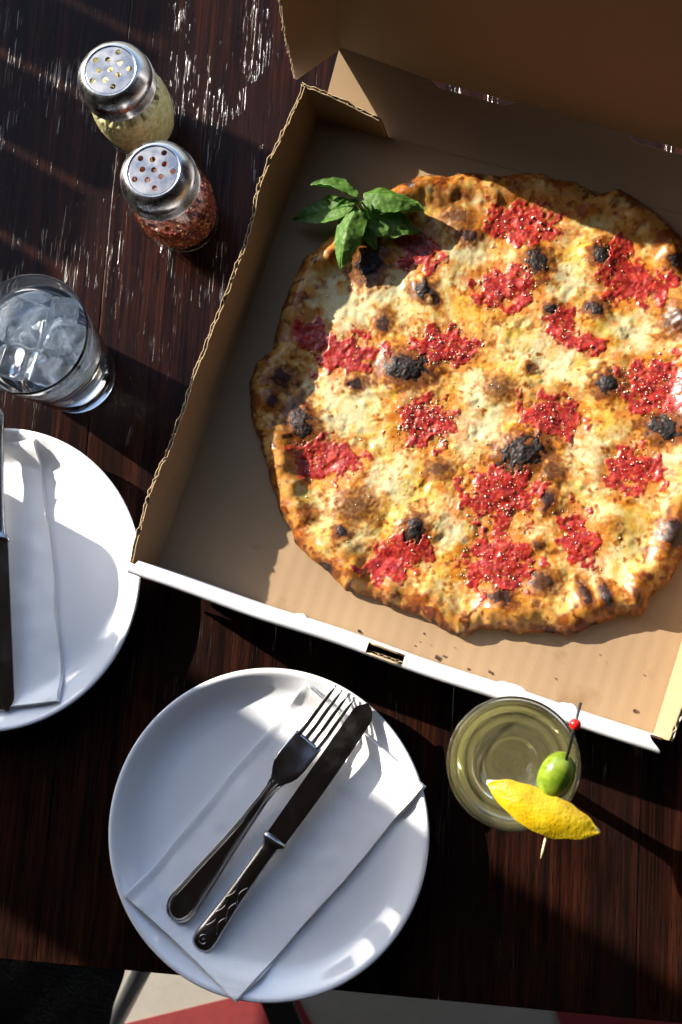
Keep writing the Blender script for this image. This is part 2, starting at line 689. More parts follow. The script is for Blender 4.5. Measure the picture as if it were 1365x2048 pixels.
edge_y = to_table((-12.42, -19.62))[1]
seams = [-150., -135.5, -121.2, -106.5, -92.4, -78.0, -63.5, -49.6, to_table((-33.6, 52))[0], to_table((-18.6, 6.3))[0]-.2, -4.6, 9.9, 24.4, 38.5, 52.0]
for i in range(len(seams)-1):
    x0, x1 = seams[i]+.025, seams[i+1]-.025
    nx, ny = 8, 60
    ys = np.linspace(edge_y, 69.5, ny)
    prof = np.array([(x0+.06, -3.2), (x0, -3.0), (x0, -.05), (x0+.012, -.012), (x0+.05, 0)]
                    + [(x0+(x1-x0)*k/6, 0.0) for k in range(1, 6)]
                    + [(x1-.05, 0), (x1-.012, -.012), (x1, -.05), (x1, -3.0), (x1-.06, -3.2)])
    n = len(prof)
    VV = []
    for jy, y in enumerate(ys):
        wob0 = .05*NS[0](np.array(y), np.array(i*9.), 9.)
        for k in range(n):
            zz = prof[k][1]
            if jy == 0:
                zz = min(zz, -.08)
            VV.append((prof[k][0]+wob0*.5, y+(.05 if jy == 0 and zz > -.2 else 0), zz+(-.015*(i % 3) if zz > -1 else 0)))
    FF = grid_faces(ny, n).tolist()
    FF = [f[::-1] for f in FF]
    FF.append(tuple(range(n)))
    FF.append(tuple(reversed([(ny-1)*n+k for k in range(n)])))
    FF += [(j*n, (j+1)*n, (j+1)*n+n-1, j*n+n-1) for j in range(ny-1)]
    mesh('plank', VV, FF, MAT['wood'], table, smooth=False)
for sx in (-144, 46):
    V, F = box_vf(sx-4, sx+4, edge_y+8, 65, -12, -3.3)
    mesh('apron', V, F, MAT['wood_edge'], table, smooth=False)
    for sy in (edge_y+12, 61):
        V, F = box_vf(sx-4, sx+4, sy-4, sy+4, FLOOR_Z, -12)
        mesh('leg', V, F, MAT['wood_edge'], table, smooth=False)

# ------------------------------------------------------------------ plates
PLATE_R = 12.48
plate_prof_out = [(0, .35), (6.6, .35), (6.9, 0.0), (7.6, 0.0), (7.9, .4), (9.5, .62), (10.9, 1.05), (11.8, 1.6), (12.3, 2.05), (12.46, 2.22)]
plate_prof_in = [(12.48, 2.32), (12.40, 2.42), (12.22, 2.44), (12.02, 2.36), (11.75, 2.15), (11.35, 1.80), (10.8, 1.35), (10.2, 1.06), (9.5, .90), (8.5, .82), (5, .78), (0, .78)]
_pr = np.array([(r, z) for r, z in plate_prof_in])[::-1]


def plate_z(x, y, c):
    r = np.hypot(np.asarray(x)-c[0], np.asarray(y)-c[1])
    return np.interp(r, _pr[:, 0], _pr[:, 1])


def make_plate(c, label):
    prof = np.vstack([curve_smooth(plate_prof_out, 4), curve_smooth(plate_prof_in, 4)])
    V, F = lathe(prof, 160)
    o = mesh('dinner_plate', V, F, MAT['porcelain'])
    o.location = (c[0]*CM, c[1]*CM, 0.0002)
    return tag(o, label, 'plate', 'white dinner plates')


PLATE_A = (-18.69, -7.69)
PLATE_B = (-41.85, 12.03)
PLATE_C = (2.5, 27.5)
make_plate(PLATE_A, 'round white plate at the table edge holding a napkin, fork and knife')
make_plate(PLATE_B, 'white plate cut off by the picture edge, touched by the pizza box corner')
make_plate(PLATE_C, 'white plate hidden under the open pizza box, holding it up')

# ------------------------------------------------------------------ pizza box
BOX_TH = -.321
BOX_O = (-28.234, 12.349, 2.50)
BW, BD, HW = 40.6, 40.4, 4.9
box = empty('pizza_box', BOX_O, BOX_TH)
tag(box, 'open brown corrugated pizza box with white front edge and raised lid', 'pizza box')
bc, bs = math.cos(BOX_TH), math.sin(BOX_TH)


def box_to_world(u, v, w=0.):
    return np.array([BOX_O[0]+bc*u-bs*v, BOX_O[1]+bs*u+bc*v, BOX_O[2]+w])


def world_to_box(p):
    x, y = p[0]-BOX_O[0], p[1]-BOX_O[1]
    return np.array([bc*x+bs*y, -bs*x+bc*y])


K3 = (MAT['kraft'], MAT['white_board'], MAT['flute'])
KP = (MAT['kraft_plain'], MAT['kraft_plain'], MAT['flute'])
TH = .30


def bow(s, t):
    return .06*NS[1](s*40, t*40, 14.)


# floor panel (its top is the box's z = 0)
sheet('floor_panel', lambda S, T: (S*BW, T*BD, -.15+.03*NS[2](S*40, T*40, 11.)), 60, 60, TH, K3, box)


def corrugated(part, fn, length, height, nper=.68, seed=0, jag=.075):
    """a wall of two liners with the fluted sheet between; fn(s cm along, t cm up, n cm out) -> xyz"""
    ns = int(length/.28)
    root = sheet(part, lambda S, T: fn(S*length, T*(height+jag*NS[3](S*length+seed, T*0, .9)*T), T*0-.10), ns, 8, .05,
                 (MAT['kraft_plain'], MAT['kraft_plain'], MAT['flute']), box)
    sheet('outer_liner', lambda S, T: fn(S*length, T*(height-.03+jag*1.3*NS[4](S*length+seed, T*0, .7)*T), T*0+.13), ns, 8, .045,
          (MAT['kraft_plain'], MAT['white_board'], MAT['flute']), root)
    n2 = int(length/nper*8)
    sheet('flute', lambda S, T: fn(S*length, T*(height-.06+jag*1.5*NS[5](S*length+seed, T*0, .8)*T),
                                   .015+.085*np.sin(2*np.pi*S*length/nper+1.3*NS[6](S*length, T*0, 4.))), n2, 3, .035, (MAT['flute'],), root)
    return root


def left_wall(s, t, n):
    k = t/HW
    out = .62*k+.18*k*NS[7](s, s*0+seed7, 13.)+.05*NS[8](s, t*0, 4.)*k
    return (-n-out-.1, s, t-.1)


seed7 = 3.3
corrugated('side_wall', left_wall, BD+.2, HW, seed=1)


def right_wall(s, t, n):
    k = t/HW
    return (BW+.12+n+.75*k+.12*k*NS[7](s, s*0+9., 12.), s+.3, t-.1)


corrugated('side_wall', right_wall, BD-.3, HW, seed=5)


# corner flap of the left wall, sprung a little away from the back wall
def corner_flap(s, t, n):
    k = t/HW
    top_cut = 1-.10*ss(1.0, 6.2, s)
    return (-.75*k*(1-s/6.4)+s*1.0, BD-.05+n-.03*s+(.30-.13*s)*k+.12*np.sin(s*.5), t*top_cut-.05)


corrugated('corner_flap', corner_flap, 6.3, HW-.1, seed=9)
corrugated('corner_flap', lambda s, t, n: (BW+.5*t/HW-s, BD-.05+n-.05*s+.2*t/HW, t*(1-.1*ss(1, 6.2, s))-.05), 6.3, HW-.1, seed=12)

# front wall: one board rolled over, white all round, with a locking slot on top
FR = [(-.66, -.2), (-.74, 2.0), (-.80, 4.3), (-.78, 4.70), (-.66, 4.90), (-.40, 4.96), (-.08, 4.95), (.10, 4.84), (.18, 4.5), (.26, 2.5), (.42, .16)]
frc = curve_smooth(FR, 5)
frs = np.concatenate([[0], np.cumsum(np.linalg.norm(np.diff(frc, axis=0), axis=1))])
frs /= frs[-1]


def front_path(t):
    return np.interp(t, frs, frc[:, 0]), np.interp(t, frs, frc[:, 1])


t_a = float(np.interp(19, np.arange(len(frs)), frs))     # just below the roll, outside
t_b = float(np.interp(33, np.arange(len(frs)), frs))     # inside end of the slot


def front(name, u0, u1, ta, tb, parent, bev0=0., bev1=0.):
    def fn(S, T):
        v, w = front_path(T)
        u = u0+(u1-u0)*S
        u = u+bev0*(1-S)*ss(-.8, .1, v)*ss(3.5, 4.8, w)-bev1*S*ss(-.8, .1, v)*ss(3.5, 4.8, w)
        v = v+.07*NS[9](u, u*0, 15.)-.10*np.sin(u/BW*3.14)
        w = w+.03*NS[10](u, u*0, 6.)*ss(3, 5, w)
        return (u, v, w)
    n = max(4, int((u1-u0)/.5))
    return sheet(name, fn, n, max(6, int(60*(tb-ta))), .16, (MAT['white_board'], MAT['flute'], MAT['flute']), parent, t0=ta, t1=tb)


fw = front('front_wall', -.55, 18.85, 0, 1, box, bev0=.55)
front('front_board', 21.70, 40.95, 0, 1, fw, bev1=1.0)
front('front_board', 18.85, 21.70, 0, t_a, fw)
front('front_board', 18.85, 21.70, t_b, 1, fw)
# corrugated edges seen in the slot
for vv in (-.58, .02):
    sheet('slot_flute', lambda S, T: (18.9+2.75*S, vv+.07*np.sin(2*np.pi*S*2.75/.62), 3.6+T*(1.12+.05*NS[5](S*3, T, .6))), 60, 3, .04, (MAT['flute'],), fw)
    sheet('slot_liner', lambda S, T: (18.9+2.75*S, vv+(.10 if vv > -.3 else .10)+S*0, 3.6+T*1.15), 10, 3, .03, (MAT['kraft_plain'],), fw)
# torn white tabs along the inner lower edge of the front wall
for (u0, ln, dp) in ((12.0, 1.0, .28), (28.4, 2.6, .40), (33.4, 1.5, .32)):
    sheet('torn_tab', lambda S, T: (u0+ln*S+.06*NS[4](S*3, T*2, .6), .36+T*dp*(1-.8*np.abs(2*S-1)**3)*(1+.12*NS[3](S*3, T, .5)), .02+.12*(1-T)+0*S), 24, 6, .03, (MAT['white_board'],), fw)

# back wall leans out; its upper edge is the hinge, with two slits
HIN = [(.35, 45.85), (8.5, 45.05), (16.0, 44.95), (25.1, 44.65), (33, 44.6), (BW-.3, 44.6)]
HZ = 2.05
hu = np.array([p[0] for p in HIN])
hv = np.array([p[1] for p in HIN])


def hinge_v(u):
    return np.interp(u, hu, hv)


def notch(u):
    return .38*(ss(8.6, 9.5, u)-ss(14.9, 15.9, u)+ss(25.0, 26.0, u)-ss(31.4, 32.4, u))


def back_wall(S, T):
    u = .2+.15*T+(BW-.6)*S
    top = hinge_v(u)
    v = BD-.1+(top-notch(u)-BD+.1)*T
    k = np.clip((v-BD+.1)/(top-BD+.1), 0, 1)
    w = -.02+HZ*k**1.15
    return (u, v, w)


sheet('hinge_wall', back_wall, 160, 10, .22, (MAT['kraft_plain'], MAT['white_board'], MAT['flute']), box)

# lid stands up behind, leaning back a little, with side flaps
LEAN = math.radians(8.5)
LID_H = 40.5


def lid(S, T):
    u = .35+(BW-.65)*S
    r = T*LID_H
    return (u, hinge_v(u)+.12+r*math.sin(LEAN)+.10*np.sin(S*3.14)*T, HZ+.02+r*math.cos(LEAN))


lid_o = sheet('lid', lid, 60, 40, .28, (MAT['kraft_plain'], MAT['white_board'], MAT['flute']), box)


def lid_flap_l(s, t, n):
    # s up along the crease, t out from it
    q = t/4.6
    cu, cv = .35, hinge_v(.35)+s*math.sin(LEAN)
    eu = np.interp(s, [0, 8, 12, 15, 18, 24, 41], [-1.65, -1.85, -1.75, -1.55, -1.5, -1.4, -1.4])
    ev = np.interp(s, [0, 8, 11, 13, 16, 22, 41], [41.2, 42.1, 42.6, 43.2, 44.7, 46.2, 49.0])
    du, dv = eu-cu, ev-cv
    nl = np.hypot(du, dv)
    return (cu+du*q+n*dv/nl, cv+dv*q-n*du/nl, HZ+s*math.cos(LEAN)+2.1*q*ss(9., 0., s))


ns = int(LID_H/.3)
lf = sheet('lid_flap', lambda S, T: lid_flap_l(S*LID_H, T*(4.6+.05*NS[3](S*LID_H, T*0+7, .9)), T*0-.10), ns, 8, .05, (MAT['kraft_plain'], MAT['kraft_plain'], MAT['flute']), lid_o)
sheet('flap_liner', lambda S, T: lid_flap_l(S*LID_H, T*(4.57+.06*NS[4](S*LID_H, T*0+3, .7)), T*0+.13), ns, 8, .045, (MAT['white_board'], MAT['white_board'], MAT['flute']), lf)
sheet('flap_flute', lambda S, T: lid_flap_l(S*LID_H, T*(4.54+.07*NS[5](S*LID_H, T*0, .8)), -.015+.085*np.sin(2*np.pi*S*LID_H/.68)), int(LID_H/.68*8), 3, .035, (MAT['flute'],), lf)
sheet('lid_flap', lambda S, T: (BW-.3+1.6*T, hinge_v(BW)+S*LID_H*math.sin(LEAN)-4.2*T, HZ+S*LID_H*math.cos(LEAN)), 40, 6, .25, (MAT['kraft_plain'], MAT['white_board'], MAT['flute']), lid_o)

# ------------------------------------------------------------------ pizza
ZF = BOX_O[2]+.05                        # what the pizza lies on
pc = at(957, 812, 3.6)
OUT = [(790, 372), (835, 351), (890, 350), (950, 345), (1000, 350), (1050, 341), (1110, 352), (1160, 368), (1195, 388), (1240, 376), (1290, 405), (1330, 440),
       (1362, 470), (1372, 520), (1395, 600), (1415, 690), (1421, 800), (1412, 920), (1395, 1020), (1368, 1105), (1345, 1150), (1302, 1196), (1287, 1224), (1250, 1229), (1200, 1246),
       (1135, 1268), (1080, 1266), (1000, 1263), (960, 1258), (916, 1272), (888, 1255), (850, 1238), (800, 1215), (740, 1196), (692, 1180), (664, 1150), (620, 1112), (592, 1088),
       (578, 1060), (560, 1020), (540, 950), (520, 880), (501, 830), (498, 765), (512, 728), (545, 690), (556, 640), (582, 570), (612, 512), (658, 480), (700, 432), (745, 402)]
op = np.array([at(x, y, 3.2)[:2] for x, y in OUT])-pc[:2]
oth = np.arctan2(op[:, 1], op[:, 0])
orr = np.hypot(op[:, 0], op[:, 1])
o_ = np.argsort(oth)
oth, orr = oth[o_], orr[o_]
oth = np.concatenate([oth-2*np.pi, oth, oth+2*np.pi])
orr = np.tile(orr, 3)


def r_out(th):
    r = np.interp(th, oth, orr)
    c, s = np.cos(th), np.sin(th)
    return r+.07*NS[0](c*18, s*18, 2.6)+.025*NS[1](c*18, s*18, .8)-.05


def blob(lst, z=3.9, k=1.0):
    out = []
    for row in lst:
        x, y = row[0], row[1]
        p = at(x, y, z)
        out.append((p[0], p[1])+tuple(row[2:]))
    return out


PX = 1/25.6                                # cm per picture pixel on the pizza
# sauce: x, y, half-width, half-height (px), angle deg (picture, clockwise), parmesan density
SAUCE = [(1043, 443, 76, 46, 8, .35), (1010, 571, 62, 46, 0, .9), (1233, 508, 34, 40, 10, .2), (1268, 565, 62, 46, 12, .35), (892, 688, 68, 38, 8, 1.9), (694, 706, 64, 42, -8, .15),
         (853, 842, 60, 48, 10, 2.3), (1104, 832, 62, 44, 5, .9), (652, 918, 68, 42, 10, .2), (1004, 984, 80, 56, -5, 1.0), (1156, 1072, 36, 56, -18, .7), (778, 1124, 52, 40, -25, .25),
         (822, 1098, 40, 34, 0, .2), (1000, 1122, 70, 60, -10, .9), (1316, 772, 72, 60, 15, 1.2), (1268, 940, 56, 46, 10, .8), (840, 500, 46, 38, 30, .1), (1122, 640, 32, 34, 40, .5),
         (1165, 682, 50, 20, 15, .5), (622, 668, 36, 34, 0, .05), (1345, 560, 22, 16, 0, .1)]
# bubbles: x, y, half-width, half-height, angle, dome radius px, dome height cm, char 0..1
BUB = [(812, 735, 46, 26, 8, 52, .62, 1.0), (600, 842, 24, 40, -12, 40, .60, .75), (845, 577, 17, 17, 0, 34, .40, .95), (1076, 522, 20, 27, -15, 50, .62, .85), (1103, 614, 12, 11, 0, 24, .30, 1.0),
       (1203, 505, 17, 21, 0, 44, .55, .9), (1192, 613, 18, 13, 10, 36, .40, .85), (1217, 766, 21, 22, 0, 32, .45, 1.0), (1330, 854, 31, 24, 10, 36, .50, 1.0), (1046, 905, 44, 30, -22, 52, .62, .95),
       (830, 1060, 18, 26, 12, 50, .75, .9), (1350, 1067, 24, 27, 0, 34, .5, .7), (1352, 640, 24, 26, 0, 36, .45, .5), (712, 765, 15, 13, 0, 40, .5, .65), (709, 1012, 32, 26, 0, 56, .7, .42),
       (1000, 772, 24, 18, 20, 30, .3, .42), (1086, 1165, 24, 20, 0, 34, .4, .5), (1212, 1192, 10, 24, -10, 30, .4, .75), (1172, 1190, 10, 26, -20, 24, .3, .6), (683, 1064, 13, 11, 0, 40, .5, .8),
       (1006, 1196, 24, 15, 20, 36, .4, .6), (766, 642, 15, 20, 0, 30, .4, .55), (1060, 734, 9, 8, 0, 18, .2, .6), (1354, 520, 17, 16, 0, 24, .35, .8), (738, 526, 26, 32, 20, 46, .55, .8),
       (1096, 1000, 12, 22, 20, 34, .35, .6), (1105, 940, 22, 18, 40, 34, .4, .45), (878, 936, 22, 16, 0, 34, .35, .45), (1075, 1088, 8, 8, 0, 20, .25, .5), (1225, 1050, 14, 12, 0, 48, .6, .12),
       (565, 755, 22, 18, 0, 34, .35, .55), (545, 800, 12, 16, 0, 24, .25, .6), (915, 432, 24, 16, 10, 44, .5, .45), (938, 468, 18, 14, 0, 26, .3, .6), (868, 590, 10, 20, -20, 20, .2, .7),
       (1278, 1200, 8, 22, -15, 26, .35, .5), (655, 1135, 20, 8, 40, 26, .2, .8), (820, 368, 16, 10, 20, 30, .3, .6), (890, 405, 18, 12, 0, 34, .4, .35)]
SA = blob(SAUCE)
BU = blob(BUB)


def ell(x, y, cx, cy, rx, ry, ang):
    a = -math.radians(ang)
    dx, dy = x-cx, y-cy
    ex = (dx*math.cos(a)+dy*math.sin(a))/(rx*PX)
    ey = (-dx*math.sin(a)+dy*math.cos(a))/(ry*PX)
    return np.sqrt(ex*ex+ey*ey)


def edge_d(x, y):
    dx, dy = x-pc[0], y-pc[1]
    return r_out(np.arctan2(dy, dx))-np.hypot(dx, dy)


def fields(x, y):
    sd = np.full(np.shape(x), 9.)
    for b in SA:
        sd = np.minimum(sd, ell(x, y, *b[:5]))
    dome = np.zeros(np.shape(x))
    brown = np.zeros(np.shape(x))
    char = np.zeros(np.shape(x))
    wob = .18*NS[2](x, y, .8)+.08*NS[3](x, y, .35)
    for b in BU:
        near = np.hypot(x-b[0], y-b[1]) < b[5]*PX*3
        if not near.any():
            continue
        d = np.hypot(x-b[0], y-b[1])/(b[5]*PX)
        dome = np.maximum(dome, .80*b[6]*np.exp(-1.1*d**2.2))
        e = ell(x, y, *b[:5])+wob
        brown = np.maximum(brown, ss(2.6, 1.1, e+.3*wob)*min(1, .5+b[7]*.6))
        char = np.maximum(char, ss(1.15, .75, e)*b[7])
    return sd, dome, brown, char


def height(x, y, f=None, d=None):
    sd, dome, brown, char = f if f is not None else fields(x, y)
    d = edge_d(x, y) if d is None else d
    th = np.arctan2(y-pc[1], x-pc[0])
    cx, cy = np.cos(th)*18, np.sin(th)*18
    amp = .66+.20*NS[4](cx, cy, 6.)+.06*NS[5](cx, cy, 2.6)
    q = np.clip(d/1.1, 0, 1)
    shoulder = .34+.56*np.sqrt(np.clip(1-(1-q)**2, 0, 1))
    rim = np.clip(amp, .12, 2)*np.exp(-((d-1.35)/1.15)**2)
    folds = .020*NS[6](cx*1.2, cy*1.2, 1.5)*ss(0.1, .8, d)*ss(3.2, 1.5, d)
    inner = ss(1.2, 3.2, d)
    low = .06*NS[7](x, y, 4.4)+.020*NS[8](x, y, 1.9)
    cheese = inner*(.013*NS[9](x, y, .9)*np.clip(.9+1.0*NS[3](x, y, 2.6), 0, 2.4)+.0035*NS[10](x, y, .38)*np.clip(1+1.0*NS[6](x, y, 2.), 0, 2.5)+.0010*NS[11](x, y, .18))
    crusty = (1-inner)*(.016*NS[9](x, y, 1.0)+.0035*NS[10](x, y, .36))
    return shoulder+rim+folds+low*ss(0, 1, d)+cheese+crusty+dome*ss(-.1, .8, d)-.05*ss(1.3, .9, sd)


WHITE = (.45, .385, .18)
YELL = (.43, .28, .042)
GOLD = (.33, .118, .008)
ORNG = (.36, .088, .006)
BRWN = (.095, .020, .004)
DARK = (.026, .008, .004)
COAL = (.007, .006, .005)
CRUST = (.31, .135, .022)


def pizza_colour(x, y, f, d):
    sd, dome, brown, char = f
    n = NS
    c = mix(np.broadcast_to(WHITE, x.shape+(3,)), np.broadcast_to(YELL, x.shape+(3,)), np.clip(.42+.36*n[3](x, y, 3.4)+.22*n[5](x, y, 1.2)+.12*n[6](x, y, .45), 0, 1))
    wp = np.zeros(x.shape)
    for (px, py, r) in ((965, 850, 62), (955, 780, 40), (1110, 700, 66), (1265, 665, 44), (700, 600, 80), (690, 800, 66), (800, 560, 40), (760, 960, 45), (1180, 900, 45), (930, 500, 45), (1130, 560, 35), (1340, 930, 40), (1195, 1140, 34), (905, 1060, 30)):
        p = at(px, py, 3.9)
        wp = np.maximum(wp, ss(1.3, .5, np.hypot(x-p[0], y-p[1])/(r*PX)+.22*n[1](x, y, 1.4)))
    c = mix(c, np.broadcast_to((.47, .425, .25), c.shape), wp*.8)
    # oil and sauce soaking into the cheese
    sw = sd+.22*n[8](x, y, 1.2)+.16*n[2](x, y, .45)
    soak = ss(1.95, .95, sw)
    pools = ss(.1, 1.2, n[9](x, y, 2.1)+.45*n[0](x, y, .6)+.8*soak-.9*wp)
    c = mix(c, np.broadcast_to((.41, .205, .016), c.shape), pools*.5)
    c = mix(c, np.broadcast_to(ORNG, c.shape), soak*.78*(1-.3*wp))
    # golden and brown bake marks on what stands proud
    bk = ss(.45, 1.7, .8*n[7](x, y, 1.5)+.6*n[10](x, y, .55)+.25*n[11](x, y, .28)-.8*wp+.3*soak)
    c = mix(c, np.broadcast_to(GOLD, c.shape), bk*.8)
    c = mix(c, np.broadcast_to(BRWN, c.shape), ss(1.3, 2.6, .85*n[7](x, y, 1.5)+.65*n[10](x, y, .55)+.25*n[11](x, y, .28)-.8*wp)*.85)
    # crust
    rimw = ss(3.0, 1.5, d+.55*n[4](x, y, 2.0)+.25*n[6](x, y, .7))
    cr = mix(np.broadcast_to(CRUST, c.shape), np.broadcast_to((.42, .225, .055), c.shape), np.clip(.3+.5*n[2](x, y, 2.2), 0, 1))
    cr = mix(cr, np.broadcast_to((.19, .048, .005), c.shape), ss(-.3, 1.2, n[5](x, y, 2.4)+.5*n[8](x, y, .8)+.3*n[11](x, y, .3)))
    cr = mix(cr, np.broadcast_to(BRWN, c.shape), ss(.7, 1.9, n[9](x, y, 1.4)+.6*n[10](x, y, .5)+.5*ss(.9, .2, d)))
    c = mix(c, cr, rimw*(1-.6*soak))
    edge = ss(.55, .0, d+.18*n[3](x, y, .7))
    c = mix(c, np.broadcast_to(BRWN, c.shape), edge*.75)
    c = mix(c, np.broadcast_to(COAL, c.shape), ss(.35, .0, d)*ss(.6, 1.4, n[1](x, y, 1.6)+.4*n[7](x, y, .5)))
    # bubbles
    c = mix(c, np.broadcast_to(GOLD, c.shape), ss(.02, .5, brown)*.65)
    c = mix(c, np.broadcast_to(BRWN, c.shape), ss(.35, .95, brown+.07*n[6](x, y, .4))*.85)
    c = mix(c, np.broadcast_to(DARK, c.shape), ss(.25, .6, char))
    c = mix(c, np.broadcast_to(COAL, c.shape), ss(.6, .9, char+.12*n[10](x, y, .3)))
    return np.clip(c, .003, .9)


pizza = empty('pizza', (pc[0], pc[1], ZF))
tag(pizza, 'whole round charred cheese and tomato pizza lying in the open box', 'pizza')
NT, NR = 1250, 215
tt = np.linspace(0, 2*np.pi, NT, endpoint=False)
rr = r_out(tt)
rho = np.linspace(0.004, 1, NR)
RR = rr[:, None]*rho[None, :]
X = pc[0]+np.cos(tt)[:, None]*RR
Y = pc[1]+np.sin(tt)[:, None]*RR
Dd = rr[:, None]*(1-rho[None, :])
ff = fields(X, Y)
Zh = height(X, Y, ff, Dd)
Cc = pizza_colour(X, Y, ff, Dd)
under = [(.05, .82), (.06, .6), (.02, .35), (-.12, .15), (-.45, .02)]
xs, ys, zs, cs = [X], [Y], [Zh], [Cc]
for (dr, k) in under:
    q = rr+dr
    xs.append((pc[0]+np.cos(tt)*q)[:, None])
    ys.append((pc[1]+np.sin(tt)*q)[:, None])
    zs.append((Zh[:, -1]*k)[:, None])
    cs.append(mix(Cc[:, -1], np.broadcast_to(BRWN, (NT, 3)), np.full(NT, .6))[:, None])
X2, Y2, Z2 = np.hstack(xs), np.hstack(ys), np.hstack(zs)
C2 = np.concatenate(cs, 1)
ncol = X2.shape[1]
VV = np.stack([X2-pc[0], Y2-pc[1], Z2], -1).reshape(-1, 3)
FF = grid_faces(NT, ncol, wrap_u=True)[:, ::-1]
mesh('crust_and_cheese', VV, FF, MAT['pizza'], pizza, True, None, C2.reshape(-1, 3))


def patch(name, cx, cy, ext, step, hfn, mat, keep, cfn):
    """a local height patch over the pizza; kept where keep(x,y,off) is true"""
    n = int(2*ext/step)+1
    g = np.linspace(-ext, ext, n)
    GX, GY = np.meshgrid(g+cx, g+cy, indexing='ij')
    f = fields(GX, GY)
    d = edge_d(GX, GY)
    base = height(GX, GY, f, d)
    off = hfn(GX, GY, f)
    k = (off > keep) & (d > .05)
    Fg = grid_faces(n, n)
    Fk = Fg[k.reshape(-1)[Fg].any(axis=1)]
    if len(Fk) == 0:
        return None
    used = np.unique(Fk)
    remap = -np.ones(n*n, int)
    remap[used] = np.arange(len(used))
    Vp = np.stack([GX-pc[0], GY-pc[1], base+off], -1).reshape(-1, 3)[used]
    colr = cfn(GX, GY, f, off).reshape(-1, 3)[used]
    return mesh(name, Vp, remap[Fk], mat, pizza, True, None, colr)


def sauce_off(b):
    def fn(x, y, f):
        e = ell(x, y, *b[:5])+.20*NS[4](x+b[0], y, 1.6)+.07*NS[6](x, y+b[1], .6)+.03*NS[9](x, y, .25)
        m = ss(1.36, .70, e)
        chunk = .018*NS[8](x, y, .75)+.007*NS[10](x, y, .38)+.0025*NS[11](x, y, .2)
        return -.05+m*.13+m*chunk*.8-.5*ss(.05, .3, f[3])
    return fn


def sauce_col(x, y, f, off):
    n = NS
    a = np.clip(.5+.4*n[2](x, y, .9)+.3*n[5](x, y, .3), 0, 1)
    c = mix(np.broadcast_to((.17, .007, .006), x.shape+(3,)), np.broadcast_to((.31, .021, .014), x.shape+(3,)), a)
    c = mix(c, np.broadcast_to((.38, .17, .05), c.shape), ss(1.6, 2.5, n[10](x, y, .35)+.3*n[11](x, y, .2))*.6)
    # thins out into the cheese at its margin
    return mix(c, pizza_colour(x, y, f, edge_d(x, y)), ss(.065, -.012, off+.018*n[7](x, y, .45)))


for b in SA:
    patch('sauce_dollop', b[0], b[1], max(b[2], b[3])*PX*1.7, .075, sauce_off(b), MAT['sauce'], -.03, sauce_col)


def char_col(x, y, f, off):
    n = NS
    c = mix(np.broadcast_to((.050, .016, .007), x.shape+(3,)), np.broadcast_to((.007, .006, .006), x.shape+(3,)), ss(.0, .05, off+.02*n[6](x, y, .4)))
    c = mix(c, np.broadcast_to((.06, .024, .010), c.shape), ss(1.5, 2.3, n[11](x, y, .25)+.3*n[10](x, y, .5))*.6)
    return mix(c, pizza_colour(x, y, f, edge_d(x, y)), ss(.05, -.01, off))


for b in BU:
    if b[7] < .75:
        continue

    def char_off(x, y, f, b=b):
        e = ell(x, y, *b[:5])+.18*NS[2](x, y, .8)+.08*NS[3](x, y, .35)
        m = ss(1.05, .4, e)
        return -.035+m*.10*b[7]+m*(.008*NS[10](x, y, .34)+.004*NS[11](x, y, .18))
    patch('charred_bubble', b[0], b[1], max(b[2], b[3])*PX*1.6, .06, char_off, MAT['char'], -.03, char_col)

# grated cheese over the top: one mass of crumbs
ico = bmesh.new()
bmesh.ops.create_icosphere(ico, subdivisions=1, radius=1.0)
icoV = np.array([v.co[:] for v in ico.verts])
icoF = np.array([[v.index for v in f.verts] for f in ico.faces])
ico.free()


def crumbs(pts, size, cols, flat=.75):
    Vs, Fs, Cs = [], [], []
    for i, (p, s, c) in enumerate(zip(pts, size, cols)):
        q = RNG.normal(size=(3, 3))
        u_, _, vt = np.linalg.svd(q)
        st = np.array([1, RNG.uniform(.55, 1), RNG.uniform(.4, flat)])
        v = (icoV*(1+.25*RNG.normal(size=(len(icoV), 1))))*st @ (u_ @ vt)*s
        Vs.append(v+p)
        Fs.append(icoF+i*len(icoV))
        Cs.append(np.broadcast_to(c, v.shape))
    return np.vstack(Vs), np.vstack(Fs), np.vstack(Cs)


pts = []
for b in SA:
    n = int(80*b[5]*(b[2]*b[3]/2800.))
    a = RNG.uniform(0, 2*np.pi, n)
    r = np.sqrt(RNG.uniform(0, 1, n))*1.15
    an = -math.radians(b[4])
    ex, ey = r*np.cos(a)*b[2]*PX, r*np.sin(a)*b[3]*PX
    pts += list(zip(b[0]+ex*math.cos(an)-ey*math.sin(an), b[1]+ex*math.sin(an)+ey*math.cos(an)))
n = 260
a = RNG.uniform(0, 2*np.pi, n)
r = np.sqrt(RNG.uniform(0, 1, n))*16.3
pts += list(zip(pc[0]+r*np.cos(a), pc[1]+r*np.sin(a)))
pp = np.array(pts)
f = fields(pp[:, 0], pp[:, 1])
hz = height(pp[:, 0], pp[:, 1], f)+.14*ss(1.0, .6, f[0])
keep = (edge_d(pp[:, 0], pp[:, 1]) > .8)
pp, hz = pp[keep], hz[keep]
sz = np.clip(RNG.lognormal(math.log(.047), .45, len(pp)), .022, .13)
cc = mix(np.broadcast_to((.60, .56, .45), (len(pp), 3)), np.broadcast_to((.56, .47, .35), (len(pp), 3)), RNG.uniform(0, 1, len(pp)))
Vc, Fc, Cc_ = crumbs(np.stack([pp[:, 0]-pc[0], pp[:, 1]-pc[1], hz+.02], -1), sz, cc)
o = mesh('grated_cheese', Vc, Fc, MAT['crumb'], pizza, False, None, Cc_)
o['kind'] = 'stuff'

